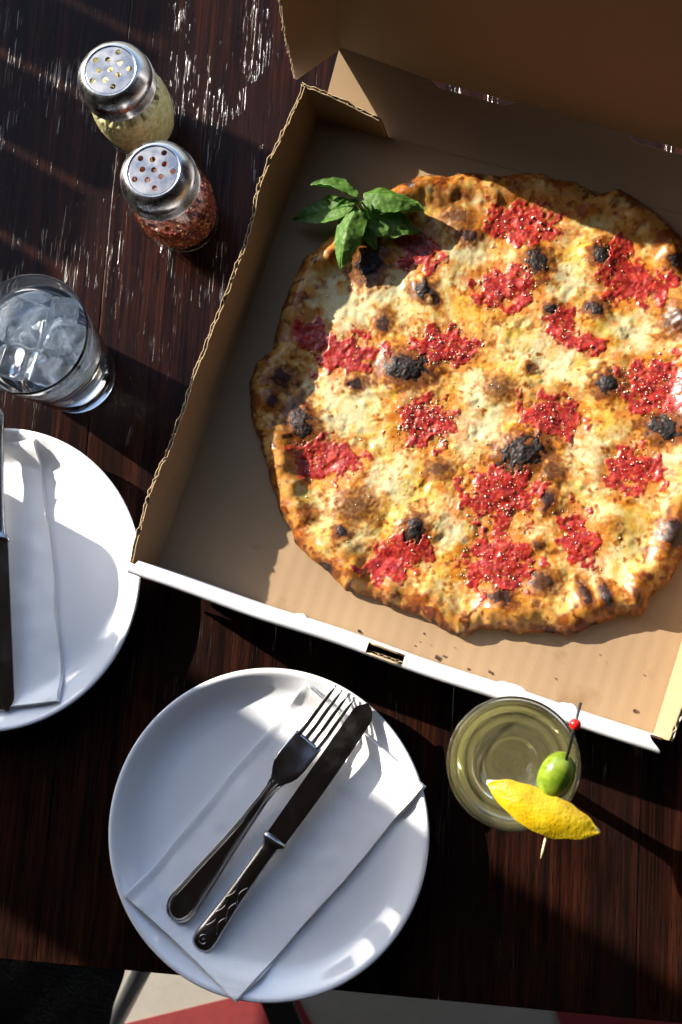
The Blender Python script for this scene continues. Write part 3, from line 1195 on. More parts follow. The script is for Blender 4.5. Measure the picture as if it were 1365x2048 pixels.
# ------------------------------------------------------------------ basil
basil = empty('basil_sprig', (at(716, 408, 5.4)[0], at(716, 408, 5.4)[1], 3.9))
tag(basil, 'fresh green basil sprig lying on the upper rim of the pizza', 'herb')
B0 = np.array([c/CM for c in basil.location])


def basil_leaf(base, tip, width, roll=0., arch=.3, cup=.35, droop=0., side_curl=0., seed=0, shade=1.0):
    """base and tip are (px,py,z)"""
    a = at(*base)
    b = at(*tip)
    ax = b-a
    ln = np.linalg.norm(ax)
    ax = ax/ln
    side = np.cross(np.array([0, 0, 1.]), ax)
    side /= np.linalg.norm(side)
    up = np.cross(ax, side)
    side, up = side*math.cos(roll)+up*math.sin(roll), up*math.cos(roll)-side*math.sin(roll)
    n1, n2 = NS[seed % 12], NS[(seed+5) % 12]

    def fn(S, T):
        q = 2*T-1
        w = width*.5*np.sin(np.pi*np.clip(S, 0, 1)**.72)**.85*(1-.12*S)+.02
        w = w*(1+.03*n1(S*3, T*0+seed+np.sign(q), .5))
        lift = arch*np.sin(np.pi*S)-droop*S**2
        fold = cup*np.abs(q)*w*(1-side_curl*np.abs(q)**2)
        ruff = .030*n2(S*ln+seed, q*w*1.0, 1.2)+.010*n1(S*ln, q*w+seed, .45)
        vein = -.07*np.exp(-(q*w/.05)**2)+.010*np.cos((S*ln-np.abs(q)*w*.8)*2*np.pi/.6)*np.minimum(1, np.abs(q)*3)
        # cockled margins roll over
        edge = .11*n1(S*ln+3, T*0+np.sign(q)*2+seed, 1.7)*np.abs(q)**3
        o = np.stack([a[i]+ax[i]*S*ln+side[i]*q*w*(1-.18*cup*np.abs(q))+up[i]*(lift+fold+ruff+vein+edge) for i in range(3)], 0)
        return o[0]-B0[0], o[1]-B0[1], o[2]-B0[2]

    def col(S, T):
        q = np.abs(2*T-1)
        c = mix(np.broadcast_to((.070, .155, .020), S.shape+(3,)), np.broadcast_to((.115, .215, .040), S.shape+(3,)), np.clip(.5+.35*n1(S*ln, q*2, .8), 0, 1))
        c = mix(c, np.broadcast_to((.13, .23, .05), c.shape), np.exp(-(q/.06)**2)*.8)
        return c*shade
    return sheet('leaf', fn, 54, 34, .035, (MAT['leaf'],), basil, col=col)


basil_leaf((716, 396, 5.8), (622, 368, 5.9), 2.3, roll=.75, arch=.25, cup=.45, seed=1)
basil_leaf((728, 386, 5.7), (846, 417, 5.3), 2.4, roll=-.35, arch=.5, cup=-.55, seed=2)
basil_leaf((711, 412, 5.7), (681, 538, 4.8), 2.4, roll=.25, arch=.6, cup=-.6, seed=3)
basil_leaf((706, 412, 5.2), (586, 440, 3.8), 2.5, roll=.1, arch=.1, cup=.2, seed=4)
basil_leaf((728, 426, 5.0), (840, 464, 4.4), 2.7, roll=-.15, arch=.25, cup=-.3, seed=6)
basil_leaf((722, 420, 5.0), (752, 500, 4.2), 1.6, roll=.2, arch=.15, cup=.3, seed=7)
basil_leaf((716, 404, 5.8), (674, 414, 5.7), .8, roll=.3, arch=.12, cup=.5, seed=8)
basil_leaf((724, 402, 5.8), (742, 438, 5.7), .8, roll=-.4, arch=.15, cup=.6, seed=9)
V, F = tube(np.array([at(716, 398, 5.8), at(718, 407, 5.4), at(722, 418, 4.8), at(728, 430, 4.3)])-B0, [.09, .12, .13, .12], 8)
mesh('stem', V, F, plain('basil_stem', (.16, .26, .06), .45), basil)

# ------------------------------------------------------------------ shakers
HOLES = [(.6, 1.54), (-1.23, .96), (-.24, .94), (.77, .62), (-.93, .06), (0, .08), (1.56, .06), (.66, -.43), (-1.43, -.8), (-.38, -.78), (.28, -1.4)]
SH_H = 10.3


def shaker_lid(parent, turn):
    m = MAT['lid_steel']
    # flat perforated disc
    bm = bmesh.new()
    edges = []

    def ring(cx, cy, r, n):
        vs = [bm.verts.new((cx+r*math.cos(2*math.pi*k/n), cy+r*math.sin(2*math.pi*k/n), SH_H)) for k in range(n)]
        for k in range(n):
            edges.append(bm.edges.new((vs[k], vs[(k+1) % n])))
    ring(0, 0, 1.98, 64)
    c, s = math.cos(turn), math.sin(turn)
    for hx, hy in HOLES:
        ring(hx*c-hy*s, hx*s+hy*c, .235, 20)
    bmesh.ops.triangle_fill(bm, edges=edges, use_beauty=True)
    ext = bmesh.ops.extrude_face_region(bm, geom=list(bm.faces))
    for v in [g for g in ext['geom'] if isinstance(g, bmesh.types.BMVert)]:
        v.co.z -= .05
    bmesh.ops.recalc_face_normals(bm, faces=list(bm.faces))
    V = [v.co[:] for v in bm.verts]
    bm.verts.index_update()
    F = [[v.index for v in f.verts] for f in bm.faces]
    bm.free()
    prof = [(1.965, SH_H-.005), (2.03, SH_H-.02), (2.10, SH_H+.05), (2.22, SH_H+.04), (2.45, SH_H-.10), (2.75, SH_H-.42), (2.98, SH_H-.85), (3.06, SH_H-1.25), (3.07, SH_H-1.42)]
    for k in range(3):
        z = SH_H-1.5-k*.27
        prof += [(3.05, z), (3.12, z-.08), (3.12, z-.15), (3.05, z-.22)]
    prof += [(3.09, SH_H-2.33), (3.14, SH_H-2.42), (3.10, SH_H-2.48), (2.98, SH_H-2.46), (2.98, SH_H-1.3), (2.6, SH_H-.5), (1.965, SH_H-.06)]
    Vl, Fl = lathe(curve_smooth(prof, 4), 96)
    o = mesh('shaker_lid', Vl, Fl, m, parent)
    mesh('perforated_disc', V, F, MAT['disc_steel'], o, smooth=False)
    return o


def jar_profile(r_scale=1.0):
    outer = [(0, .0), (2.3, .0), (2.62, .06), (2.85, .3), (3.15, 1.2), (3.48, 2.6), (3.62, 3.9), (3.58, 5.2), (3.38, 6.4), (3.08, 7.3), (2.88, 7.8), (2.85, 8.4), (2.85, 9.3)]
    inner = [(2.62, 9.3), (2.62, 8.3), (2.66, 7.8), (2.88, 7.2), (3.18, 6.3), (3.38, 5.2), (3.42, 3.9), (3.28, 2.7), (2.95, 1.3), (2.66, .75), (2.1, .60), (0, .62)]
    return outer, inner


_, JIN = jar_profile()
_ji = np.array(JIN)[::-1]


def jar_in_r(z):
    return np.interp(z, _ji[2:, 1], _ji[2:, 0])


def make_shaker(name, p, label, fill, turn):
    root = empty(name, (p[0], p[1], .02))
    tag(root, label, 'shaker', 'glass shakers beside the pizza box')
    outer, inner = jar_profile()
    V, F = lathe(np.vstack([curve_smooth(outer, 4), curve_smooth(inner, 4)]), 128)
    mesh('jar', V, F, MAT['jar_glass'], root)
    shaker_lid(root, turn)
    fill(root)
    return root


def fill_cheese(root):
    # packed grated cheese: a lumpy mass filling the jar, with loose crumbs on it
    a = np.linspace(0, 2*np.pi, 160, endpoint=False)
    prof = [(0.02, .70), (1.5, .70), (2.3, .80)] + [(float(jar_in_r(z))-.10, z) for z in np.linspace(1.0, 6.4, 40)] + [(2.6, 6.6), (1.9, 6.75), (1.0, 6.9), (.02, 6.95)]
    pf = np.array(prof)
    A, K = np.meshgrid(a, np.arange(len(pf)), indexing='ij')
    r = pf[K, 0]
    z = pf[K, 1]
    arc = A*3.2
    nz = .05*NS[3](arc, z, .7)+.04*NS[5](arc, z, .35)+.02*NS[7](arc, z, .18)
    r2 = np.clip(r-np.abs(nz)*.9*(r > .5), .01, None)
    z2 = z+np.where(z > 6.5, nz*3, 0)
    V = np.stack([r2*np.cos(A), r2*np.sin(A), z2], -1).reshape(-1, 3)
    t = np.clip(.5+.4*NS[2](arc, z, .8)+.3*NS[9](arc, z, .3), 0, 1)
    C = mix(np.broadcast_to((.46, .37, .15), t.shape+(3,)), np.broadcast_to((.62, .55, .32), t.shape+(3,)), t).reshape(-1, 3)
    o = mesh('grated_cheese', V, grid_faces(160, len(pf), wrap_u=True), MAT['crumb'], root, True, None, C)
    n = 900
    aa = RNG.uniform(0, 2*np.pi, n)
    zz = RNG.uniform(1.2, 6.9, n)
    r_ = np.where(zz > 6.4, np.sqrt(RNG.uniform(0, 1, n))*2.4, jar_in_r(zz)-RNG.uniform(.16, .30, n))
    zz = np.where(zz > 6.4, RNG.uniform(6.6, 7.1, n), zz)
    P = np.stack([r_*np.cos(aa), r_*np.sin(aa), zz], -1)
    cl = mix(np.broadcast_to((.52, .43, .20), (n, 3)), np.broadcast_to((.64, .58, .36), (n, 3)), RNG.uniform(0, 1, n))
    V, F, C = crumbs(P, RNG.uniform(.05, .12, n), cl, .9)
    s = mesh('cheese_crumbs', V, F, MAT['crumb'], o, False, None, C)
    s['kind'] = 'stuff'


def fill_chili(root):
    n = 2600
    Vs, Fs, Cs = [], [], []
    cols = np.array([(.28, .035, .012), (.20, .02, .01), (.40, .07, .015), (.34, .10, .02), (.13, .015, .008), (.60, .34, .08), (.66, .45, .16)])
    wts = np.array([.26, .22, .20, .10, .12, .06, .04])
    for i in range(n):
        z = RNG.uniform(.75, 5.9)
        top = z > 5.2
        R = float(jar_in_r(z))
        rad = R*math.sqrt(RNG.uniform(0, 1)) if (top or RNG.uniform() < .25) else R-RNG.uniform(.06, .35)
        rad = min(rad, R-.06)
        if top:
            z = 5.2+RNG.uniform(0, .5)*(1-(rad/R)**2*.5)
        an = RNG.uniform(0, 2*np.pi)
        k = RNG.choice(7, p=wts)
        seed = k >= 5
        L_ = RNG.uniform(.12, .19) if seed else RNG.uniform(.12, .36)
        W_ = L_*(RNG.uniform(.7, .95) if seed else RNG.uniform(.4, .8))
        q = RNG.normal(size=(3, 3))
        u_, _, vt = np.linalg.svd(q)
        Q = u_ @ vt
        if not top:
            # flakes lie flat against the glass
            rd = np.array([math.cos(an), math.sin(an), 0])
            tg = np.array([-math.sin(an), math.cos(an), 0])
            upv = np.array([0, 0, 1.])
            th = RNG.uniform(0, 2*np.pi)
            e1 = tg*math.cos(th)+upv*math.sin(th)
            e2 = -tg*math.sin(th)+upv*math.cos(th)
            tilt = RNG.normal()*.35
            Q = np.stack([e1, e2*math.cos(tilt)+rd*math.sin(tilt), rd*math.cos(tilt)-e2*math.sin(tilt)])
        loc = np.array([(-L_, -W_*.5, 0), (0, -W_, .05), (L_, -W_*.3, 0), (L_*.8, W_*.6, .04), (0, W_*.9, .09), (-L_*.9, W_*.5, .02)])*.5
        loc = loc*(1+.2*RNG.normal(size=loc.shape))
        th = .02
        nrm = Q[2]*th
        w = loc @ Q
        c = np.array([rad*math.cos(an), rad*math.sin(an), z])
        b0 = len(Vs)*12
        Vs.append(np.vstack([w+c, w+c-nrm]))
        Fs += [(b0, b0+1, b0+2, b0+3, b0+4, b0+5)]+[(b0+11, b0+10, b0+9, b0+8, b0+7, b0+6)]+[(b0+k_, b0+6+k_, b0+6+(k_+1) % 6, b0+(k_+1) % 6) for k_ in range(6)]
        Cs.append(np.broadcast_to(cols[k]*RNG.uniform(.6, 1.4), (12, 3)))
    s = mesh('chili_flakes', np.vstack(Vs), Fs, MAT['flake'], root, False, None, np.vstack(Cs))
    s['kind'] = 'stuff'
    # darker packed core so that light does not shine straight through
    prof = [(0.02, .72), (2.0, .75)] + [(float(jar_in_r(z))-.34, z) for z in np.linspace(1.0, 5.0, 14)] + [(1.5, 5.2), (.02, 5.3)]
    V, F = lathe(prof, 40)
    C = np.broadcast_to((.10, .018, .008), V.shape)*RNG.uniform(.5, 1.5, (len(V), 1))
    mesh('packed_flakes', V, F, MAT['flake'], root, False, None, C)


S1 = at(221, 141, SH_H)
S2 = at(308, 342, SH_H)
make_shaker('cheese_shaker', S1, 'glass shaker of grated white cheese with a perforated steel lid', fill_cheese, 0.0)
make_shaker('chili_shaker', S2, 'glass shaker of red chili flakes with a perforated steel lid', fill_chili, -.12)

# ------------------------------------------------------------------ water glass and ice
G = at(55, 667, 11.5)
GK = 11.5/10.3
wg = empty('water_glass', (G[0], G[1], .02))
tag(wg, 'tapered clear tumbler of iced water between the shakers and a plate', 'glass')
go = [(0, .0), (3.0, .0), (3.30, .06), (3.42, .25), (3.75, 2.5), (4.25, 6.2), (4.72, 9.6), (4.80, 10.15)]
gi = [(4.78, 10.26), (4.70, 10.30), (4.62, 10.22), (4.54, 9.6), (4.07, 6.2), (3.55, 2.5), (3.30, 1.45), (2.9, 1.15), (0, 1.10)]
V, F = lathe(np.vstack([curve_smooth(go, 5), curve_smooth(gi, 5)])*[1, GK], 128)
mesh('tumbler', V, F, MAT['glass'], wg)
WZ = 9.0
wp_ = [(0, 1.12), (2.88, 1.17), (3.28, 1.47), (3.53, 2.5), (4.05, 6.2), (4.44, 8.85), (4.40, WZ-.03), (4.30, WZ), (0, WZ)]
V, F = lathe(np.array(wp_)*[1, GK], 128)
mesh('water', V, F, MAT['water'], wg)


def ice_cube(px, py, z, size, rot, label):
    bm = bmesh.new()
    bmesh.ops.create_cube(bm, size=2.0)
    bmesh.ops.subdivide_edges(bm, edges=list(bm.edges), cuts=11, use_grid_fill=True)
    V = np.array([v.co[:] for v in bm.verts])
    bm.verts.index_update()
    F = [[v.index for v in f.verts] for f in bm.faces]
    bm.free()
    p8 = np.sum(np.abs(V)**7, axis=1, keepdims=True)**(1/7)
    V = V/p8*(1+.0)
    V = V*(1+.008*NS[3](V[:, :1]*3+px, V[:, 1:2]*3+V[:, 2:]*2, 1.6))
    V = V*np.array(size)*.5
    R = Matrix.Rotation(rot[2], 3, 'Z') @ Matrix.Rotation(rot[1], 3, 'Y') @ Matrix.Rotation(rot[0], 3, 'X')
    V = V @ np.array(R).T
    z = z+1.1
    p = at(px, py, z)
    o = mesh('ice_cube', V, F, MAT['ice'])
    o.location = (p[0]*CM, p[1]*CM, z*CM)
    return tag(o, label, 'ice cube', 'ice cubes in the water glass')


ice_cube(58, 654, 7.75, (3.5, 3.7, 2.7), (.05, .04, -.30), 'large cloudy ice cube against the far side of the tumbler')
ice_cube(131, 628, 7.6, (2.0, 1.9, 2.4), (-.10, .12, -.10), 'small cloudy ice cube at the tumbler side facing the chili shaker')
ice_cube(137, 684, 7.7, (2.8, 2.8, 2.7), (-.08, .06, -.36), 'cloudy ice cube at the tumbler side facing the pizza box')
ice_cube(104, 746, 7.7, (3.3, 2.3, 2.6), (.06, -.06, -.32), 'cloudy ice cube at the tumbler side facing the plate')
ice_cube(30, 728, 7.6, (2.3, 2.4, 2.5), (.06, .08, -.25), 'cloudy ice cube at the picture edge in the tumbler')
ice_cube(95, 690, 4.2, (3.4, 3.2, 2.8), (.5, .3, .7), 'sunken ice cube low in the tumbler under the others')

# a second tumbler added out of view to throw a shadow across the cut-off plate
added_wg = empty('water_glass', (-55.2, 22.4, .02))
tag(added_wg, 'clear tumbler of water added out of view to shade the cut-off plate', 'glass')
for src in [o for o in wg.children]:
    c = src.copy()
    COL.objects.link(c)
    c.parent = added_wg
# ------------------------------------------------------------------ cocktail
W0 = at(1027, 1527, 13.5)
cg = empty('cocktail_glass', (W0[0], W0[1], .02))
tag(cg, 'stemmed round glass of pale golden cocktail by the box front', 'cocktail glass')
co = [(0, .35), (.62, .42), (3.2, .12), (3.42, .10), (3.48, .18), (3.42, .26), (1.6, .55), (.75, .95), (.52, 1.8), (.46, 4.2), (.52, 6.0), (.85, 6.75), (1.7, 7.25), (2.7, 8.0), (3.55, 9.3), (4.15, 11.0), (4.42, 12.6), (4.47, 13.35)]
ci = [(4.46, 13.46), (4.40, 13.50), (4.34, 13.44), (4.28, 12.6), (4.02, 11.05), (3.42, 9.42), (2.6, 8.2), (1.75, 7.62), (.9, 7.38), (0, 7.32)]
cut = [q for q in co if q[1] >= 6.7 and q[0] > .8]
V, F = lathe(np.vstack([curve_smooth(cut, 5), curve_smooth(ci[:-2], 5)]), 128)
mesh('bowl', V, F, MAT['glass'], cg)
V, F = lathe(np.vstack([curve_smooth([q for q in co if q[1] < 6.7 or q[0] < .8][1:]+[(.84, 6.74)], 5), [(.86, 7.0), (.89, 7.3), (.6, 7.16), (.25, 7.20), (0, 7.3)]]), 96)
mesh('stem_and_foot', V, F, MAT['glass'], cg)
wz = 12.35
dr = [(0, 7.33), (.88, 7.37), (1.77, 7.61), (2.63, 8.19), (3.45, 9.41), (4.05, 11.04), (4.27, 12.25), (4.27, wz), (4.0, wz-.015), (0, wz-.02)]
V, F = lathe(np.array(dr), 128)
mesh('drink', V, F, MAT['wine'], cg)

# olive
oc = at(1113, 1552, 14.0)
a = np.linspace(0, 2*np.pi, 48, endpoint=False)
t = np.linspace(-1, 1, 40)
pk0, pk1 = at(1162, 1405, 15.6), at(1082, 1717, 13.6)
pdir = (pk1-pk0)/np.linalg.norm(pk1-pk0)
oa = np.array([.42, .88, .15])
oa /= np.linalg.norm(oa)
e1 = np.cross(oa, [0, 0, 1.])
e1 /= np.linalg.norm(e1)
e2 = np.cross(oa, e1)
A, T = np.meshgrid(a, t, indexing='ij')
prof = np.sqrt(np.clip(1-np.abs(T)**2.15, 0, 1))*1.18+.001
V = (T[..., None]*1.72*oa+prof[..., None]*(np.cos(A)[..., None]*e1+np.sin(A)[..., None]*e2)).reshape(-1, 3)
t_ = np.clip(.5+.35*NS[2](A*1.2, T*2, 1.4)+.15*NS[5](A*1.2, T*2, .4), 0, 1)
C = mix(np.broadcast_to((.085, .14, .008), t_.shape+(3,)), np.broadcast_to((.17, .225, .018), t_.shape+(3,)), t_).reshape(-1, 3)
o = mesh('olive', V, grid_faces(48, 40, wrap_u=True)[:, ::-1], MAT['olive'], None, True, None, C)
o.location = [c*CM for c in oc]
tag(o, 'green olive speared on the pick over the cocktail', 'olive')

# pick with bead
pick = empty('cocktail_pick', tuple(pk0))
tag(pick, 'bamboo cocktail pick with black end and red bead across the glass', 'cocktail pick')
ln = np.linalg.norm(pk1-pk0)
V, F = tube([pdir*0, pdir*ln*.37], [.10, .10], 12)
mesh('black_end', V, F, MAT['black_paint'], pick)
V, F = tube([pdir*ln*.37, pdir*ln*.86, pdir*ln*.95, pdir*ln], [.10, .10, .075, .03], 12)
mesh('shaft', V, F, MAT['bamboo'], pick)
bm = bmesh.new()
bmesh.ops.create_uvsphere(bm, u_segments=28, v_segments=18, radius=.385)
V = np.array([v.co[:] for v in bm.verts])*np.array([1, 1, .95])+pdir*ln*.14
bm.verts.index_update()
F = [[v.index for v in f.verts] for f in bm.faces]
bm.free()
mesh('bead', V, F, MAT['bead'], pick)

# lemon peel: an eye-shaped strip of rind, arched
l0, l1 = at(974, 1567, 14.1), at(1200, 1662, 14.3)
lm = (l0+l1)/2
lax = (l1-l0)
ll = np.linalg.norm(lax)
lax /= ll
lsd = np.cross([0, 0, 1.], lax)
lsd /= np.linalg.norm(lsd)
lup = np.cross(lax, lsd)


def peel(S, T):
    s = S*2-1
    q = T*2-1
    w = 1.32*(1-np.abs(s)**2.1)**.85*(1+.04*NS[4](S*6, q*0+np.sign(q), 1.1))+.015
    bend = -.28*(1-s*s)-.10*s
    lift = .75*(1-s*s)-.5*q*q*(w/1.3)**2+.04*NS[6](S*7, q, 2.)
    o_ = [lax[i]*s*ll/2+lsd[i]*(q*w+bend)+lup[i]*lift for i in range(3)]
    return o_[0], o_[1], o_[2]


def peel_col(S, T):
    n = NS[8](S*8, T*3, 1.5)
    return mix(np.broadcast_to((.40, .26, .004), S.shape+(3,)), np.broadcast_to((.45, .32, .009), S.shape+(3,)), np.clip(.5+.4*n, 0, 1))


pith = plain('lemon_pith', (.78, .74, .50), .7)
o = sheet('lemon_peel', peel, 70, 36, .20, (MAT['lemon'], pith, pith), None, col=peel_col)
o.location = [c*CM for c in lm]
tag(o, 'strip of yellow lemon peel speared on the pick at the glass rim', 'lemon peel')

# ------------------------------------------------------------------ napkins


def napkin(name, corners, plate, label, folds=3, th=.05, wav=.05, seed=0, nx=70, ny=90):
    """corners A,B,C,D (cm): A->B one short side, D->C the other; lies on the plate in folded layers"""
    A, B, C, D = [np.array(c, float)[:2] for c in corners]
    root = None
    for k in range(folds):
        ins = .10*k

        def fn(S, T, k=k):
            s = .5+(S-.5)*(1-.012*k*(1+.4*NS[k](T*5, T*0, 2.)))
            t = .5+(T-.5)*(1-.008*k)
            P = ((1-s)*(1-t))[..., None]*A+(s*(1-t))[..., None]*B+(s*t)[..., None]*C+((1-s)*t)[..., None]*D
            x, y = P[..., 0]+.05*NS[2](T*20, S*3+k, 6.), P[..., 1]+.05*NS[3](T*20, S*3+k, 6.)
            # cloth bridges the well of the plate: take the highest nearby support
            z = plate_z(x, y, plate)
            for rad in (.5, 1.0):
                for an in range(8):
                    z = np.maximum(z, plate_z(x+rad*math.cos(an*.785), y+rad*math.sin(an*.785), plate)-.40*rad)
            r = np.hypot(x-plate[0], y-plate[1])
            z = np.where(r > 12.3, np.maximum(z, 2.40-.25*(r-12.3)), z)
            wob = wav*NS[4](x, y, 7.)*.8+.02*NS[5](x, y, 2.2)
            return x, y, z+.10+k*.13+np.maximum(wob, -.06)*(.4+.6*k/folds)+.10*k*ss(.06, 0, S)*.6
        o = sheet(name if root is None else 'fold_layer', fn, nx, ny, th, (MAT['napkin'],), root)
        if root is None:
            root = o
    return tag(root, label, 'napkin', 'folded paper napkins')


NA = napkin('paper_napkin', [at(612, 1362, 2.4), at(852, 1572, 2.5), at(474, 2006, 2.5), at(254, 1790, 1.6)], PLATE_A,
            'folded white paper napkin under the fork and knife on the nearer plate', seed=1)
NB = napkin('paper_napkin', [(-46.5, 22.8), (-38.9, 23.6), (-35.55, 2.0), (-45.5, .9)], PLATE_B,
            'folded white paper napkin on the plate cut off by the picture edge', seed=2)


def table_top_z(x, y, plate):
    return float(plate_z(x, y, plate))


# ------------------------------------------------------------------ cutlery
def loft(stations, nseg=24, power=2.4):
    """stations: (x, y offset, half width, half thickness, z) -> closed lofted body along x"""
    st = np.asarray(stations, float)
    a = np.linspace(0, 2*np.pi, nseg, endpoint=False)
    ca_, sa_ = np.cos(a), np.sin(a)
    cy = np.sign(ca_)*np.abs(ca_)**(2/power)
    cz = np.sign(sa_)*np.abs(sa_)**(2/power)
    V = []
    for x, y, w, t, z in st:
        V.append(np.stack([np.full(nseg, x), y+w*cy, z+t*cz], -1))
    V = np.vstack(V)
    F = grid_faces(len(st), nseg)
    i = np.arange(len(st)-1)
    wrap = np.stack([i*nseg+nseg-1, (i+1)*nseg+nseg-1, (i+1)*nseg, i*nseg], -1)
    F = F.tolist()+wrap.tolist()+[tuple(range(nseg)), tuple(reversed([(len(st)-1)*nseg+k for k in range(nseg)]))]
    return V, F


def place(o, p0, p1, flip=False):
    """put local +x from p0 to p1"""
    d = np.asarray(p1, float)-np.asarray(p0, float)
    d /= np.linalg.norm(d)
    s = np.cross([0, 0, 1.], d)
    s /= np.linalg.norm(s)
    u = np.cross(d, s)
    if flip:
        s, u = -s, u
        s = -s
    R = Matrix(((d[0], s[0], u[0]), (d[1], s[1], u[1]), (d[2], s[2], u[2]))).to_4x4()
    R.translation = Vector([c*CM for c in p0])
    o.matrix_world = R
    return o


def make_knife(p0, p1, label):
    L_ = float(np.linalg.norm(np.asarray(p1)-np.asarray(p0)))
    k = L_/22.6
    root = empty('table_knife')
    hs = [(0, 0, .12, .10, .0), (.08, 0, .42, .24, .0), (.3, 0, .66, .34, .02), (.7, 0, .80, .40, .03), (1.3, 0, .82, .42, .03), (2.2, 0, .74, .40, .03), (3.6, 0, .66, .37, .02), (5.2, 0, .60, .35, 0.02),
          (7.2, 0, .56, .34, .02), (8.8, 0, .56, .34, .02), (9.5, 0, .60, .36, .02), (9.75, 0, .74, .40, .02), (9.95, 0, .86, .42, .02), (10.15, 0, .88, .38, .02), (10.3, 0, .80, .26, .02)]
    hs = curve_smooth(np.array(hs), 4)
    hs[:, 0] *= k
    hs[:, 2] *= 1.14
    V, F = loft(hs, 28, 2.2)
    h = mesh('handle', V, F, MAT['steel'], root)
    # scroll ornament on the handle: raised curls
    pts = []
    for q in np.linspace(0, 2.6*math.pi, 40):
        r = .46*(1-q/(2.9*math.pi))
        pts.append((.95*k+r*math.cos(q), r*math.sin(q), .40))
    V, F = tube(pts, .055, 6)
    mesh('scroll', V, F, MAT['steel'], h)
    for sgn in (-1, 1):
        for x0, ln_ in ((1.9, 1.5), (3.1, 1.7), (4.5, 1.6)):
            pts = [(k*(x0+ln_*q), sgn*(.52-.34*math.sin(q*3.0)), .33+.07*math.sin(q*3.14)) for q in np.linspace(0, 1, 18)]
            V, F = tube(pts, np.linspace(.07, .03, 18), 6)
            mesh('scroll', V, F, MAT['steel'], h)
    # blade
    n = 70
    xs_ = np.linspace(10.2, 22.6, n)*k
    q = (xs_-xs_[0])/(xs_[-1]-xs_[0])
    back = .82+.05*q-.55*ss(.9, 1.0, q)**2
    edge = -(.84+.14*np.sin(q*3.1)-.05*q)
    tipc = np.sqrt(np.clip(1-np.clip((q-.90)/.10, 0, 1)**2, 0, 1))
    edge = edge*tipc+(.35)*(1-tipc)
    back = back*(.45+.55*np.sqrt(np.clip(1-np.clip((q-.97)/.03, 0, 1)**2, 0, 1)))
    Vb, Fb = [], []
    for i in range(n):
        m_ = back[i]
        e = edge[i]
        Vb += [(xs_[i], m_, .07), (xs_[i], m_*.3+e*.7, .055), (xs_[i], e, .0), (xs_[i], m_*.3+e*.7, -.055), (xs_[i], m_, -.07)]
    for i in range(n-1):
        for j in range(5):
            Fb.append((i*5+j, (i+1)*5+j, (i+1)*5+(j+1) % 5, i*5+(j+1) % 5))
    Fb += [(0, 1, 2, 3, 4), tuple((n-1)*5+j for j in (4, 3, 2, 1, 0))]
    o = mesh('blade', Vb, Fb, MAT['steel'], root, smooth=False)
    place(root, p0, p1)
    return tag(root, label, 'knife', 'table knives')


def make_fork(p0, p1, label):
    L_ = float(np.linalg.norm(np.asarray(p1)-np.asarray(p0)))
    k = L_/21.8
    root = empty('table_fork')

    def zc(x):
        x = np.asarray(x)/k
        return .28*np.exp(-((x-13.5)/3.2)**2)*1.6-.35*ss(14.5, 18.3, x)+.55*ss(18, 21.8, x)
    hw = np.array([(0, .05), (.05, .30), (.2, .58), (.5, .84), (1.0, 1.02), (1.6, 1.05), (2.6, .96), (4.5, .84), (7, .62), (9.5, .46), (11.5, .38), (12.6, .42), (13.4, .62), (13.9, .95), (14.4, 1.16), (15.2, 1.25), (16.4, 1.24), (17.4, 1.22)])
    xs_ = np.concatenate([np.linspace(0, 1, 14), np.linspace(1.2, 17.2, 70)])
    hw[:, 1] *= np.interp(hw[:, 0], [0, 11, 13.5], [1.16, 1.16, 1.0])
    w = np.interp(xs_, hw[:, 0], hw[:, 1])
    th_ = np.interp(xs_, [0, 6, 11, 13.5, 17.2], [.12, .15, .2, .11, .09])
    st = np.stack([xs_*k, xs_*0, w, th_, zc(xs_*k)], -1)
    V, F = loft(st, 28, 3.2)
    # hollow the bowl
    V = np.asarray(V)
    dish = ss(13.5, 15, V[:, 0]/k)*(.10*(V[:, 1]/1.2)**2)
    V[:, 2] += dish
    hd = mesh('handle', V, F, MAT['steel'], root)
    # tines, each a tapering prong
    for i in range(4):
        yc = -.93+.62*i
        xt = np.linspace(17.0, 21.8, 24)
        ww = np.interp(xt, [17, 18, 21, 21.8], [.22, .205, .13, .05])
        st = np.stack([xt*k, yc*(1-.06*(xt-17)/4.8)+0*xt, ww, np.interp(xt, [17, 21.8], [.09, .05]), zc(xt*k)+.10*(yc/1.2)**2], -1)
        V, F = loft(st, 12, 2.6)
        mesh('tine', V, F, MAT['steel'], root)
    # raised rim and bead border on the handle
    xb = np.linspace(.12, 13.2, 150)
    wb = np.interp(xb, hw[:, 0], hw[:, 1])
    for off, rad, nm in ((.07, .065, 'raised_rim'), (.36, .045, 'raised_rim')):
        pts = [(x*k, -max(w_-off, .03), float(zc(x*k))+.145) for x, w_ in zip(xb[::-1], wb[::-1])]+[(.06*k+off*.6, 0, float(zc(0))+.12)]+[(x*k, max(w_-off, .03), float(zc(x*k))+.145) for x, w_ in zip(xb, wb)]
        V, F = tube(pts, rad, 6)
        mesh(nm, V, F, MAT['steel'], hd)
    P = []
    for sgn in (-1, 1):
        for x in np.arange(.5, 13.0, .155):
            w_ = float(np.interp(x, hw[:, 0], hw[:, 1]))-.20
            if w_ > .05:
                P.append((x*k, sgn*w_, float(zc(x*k))+.145))
    for an in np.linspace(-1.3, 1.3, 13):
        P.append((k*(.95-.72*math.cos(an)), .80*math.sin(an), float(zc(0))+.135))
    Vs = np.vstack([icoV*.08+np.array(p) for p in P])
    Fs = np.vstack([icoF+i*len(icoV) for i in range(len(P))])
    o = mesh('bead_border', Vs, Fs, MAT['steel'], hd)
    o['kind'] = 'stuff'
    place(root, p0, p1)
    return tag(root, label, 'fork')


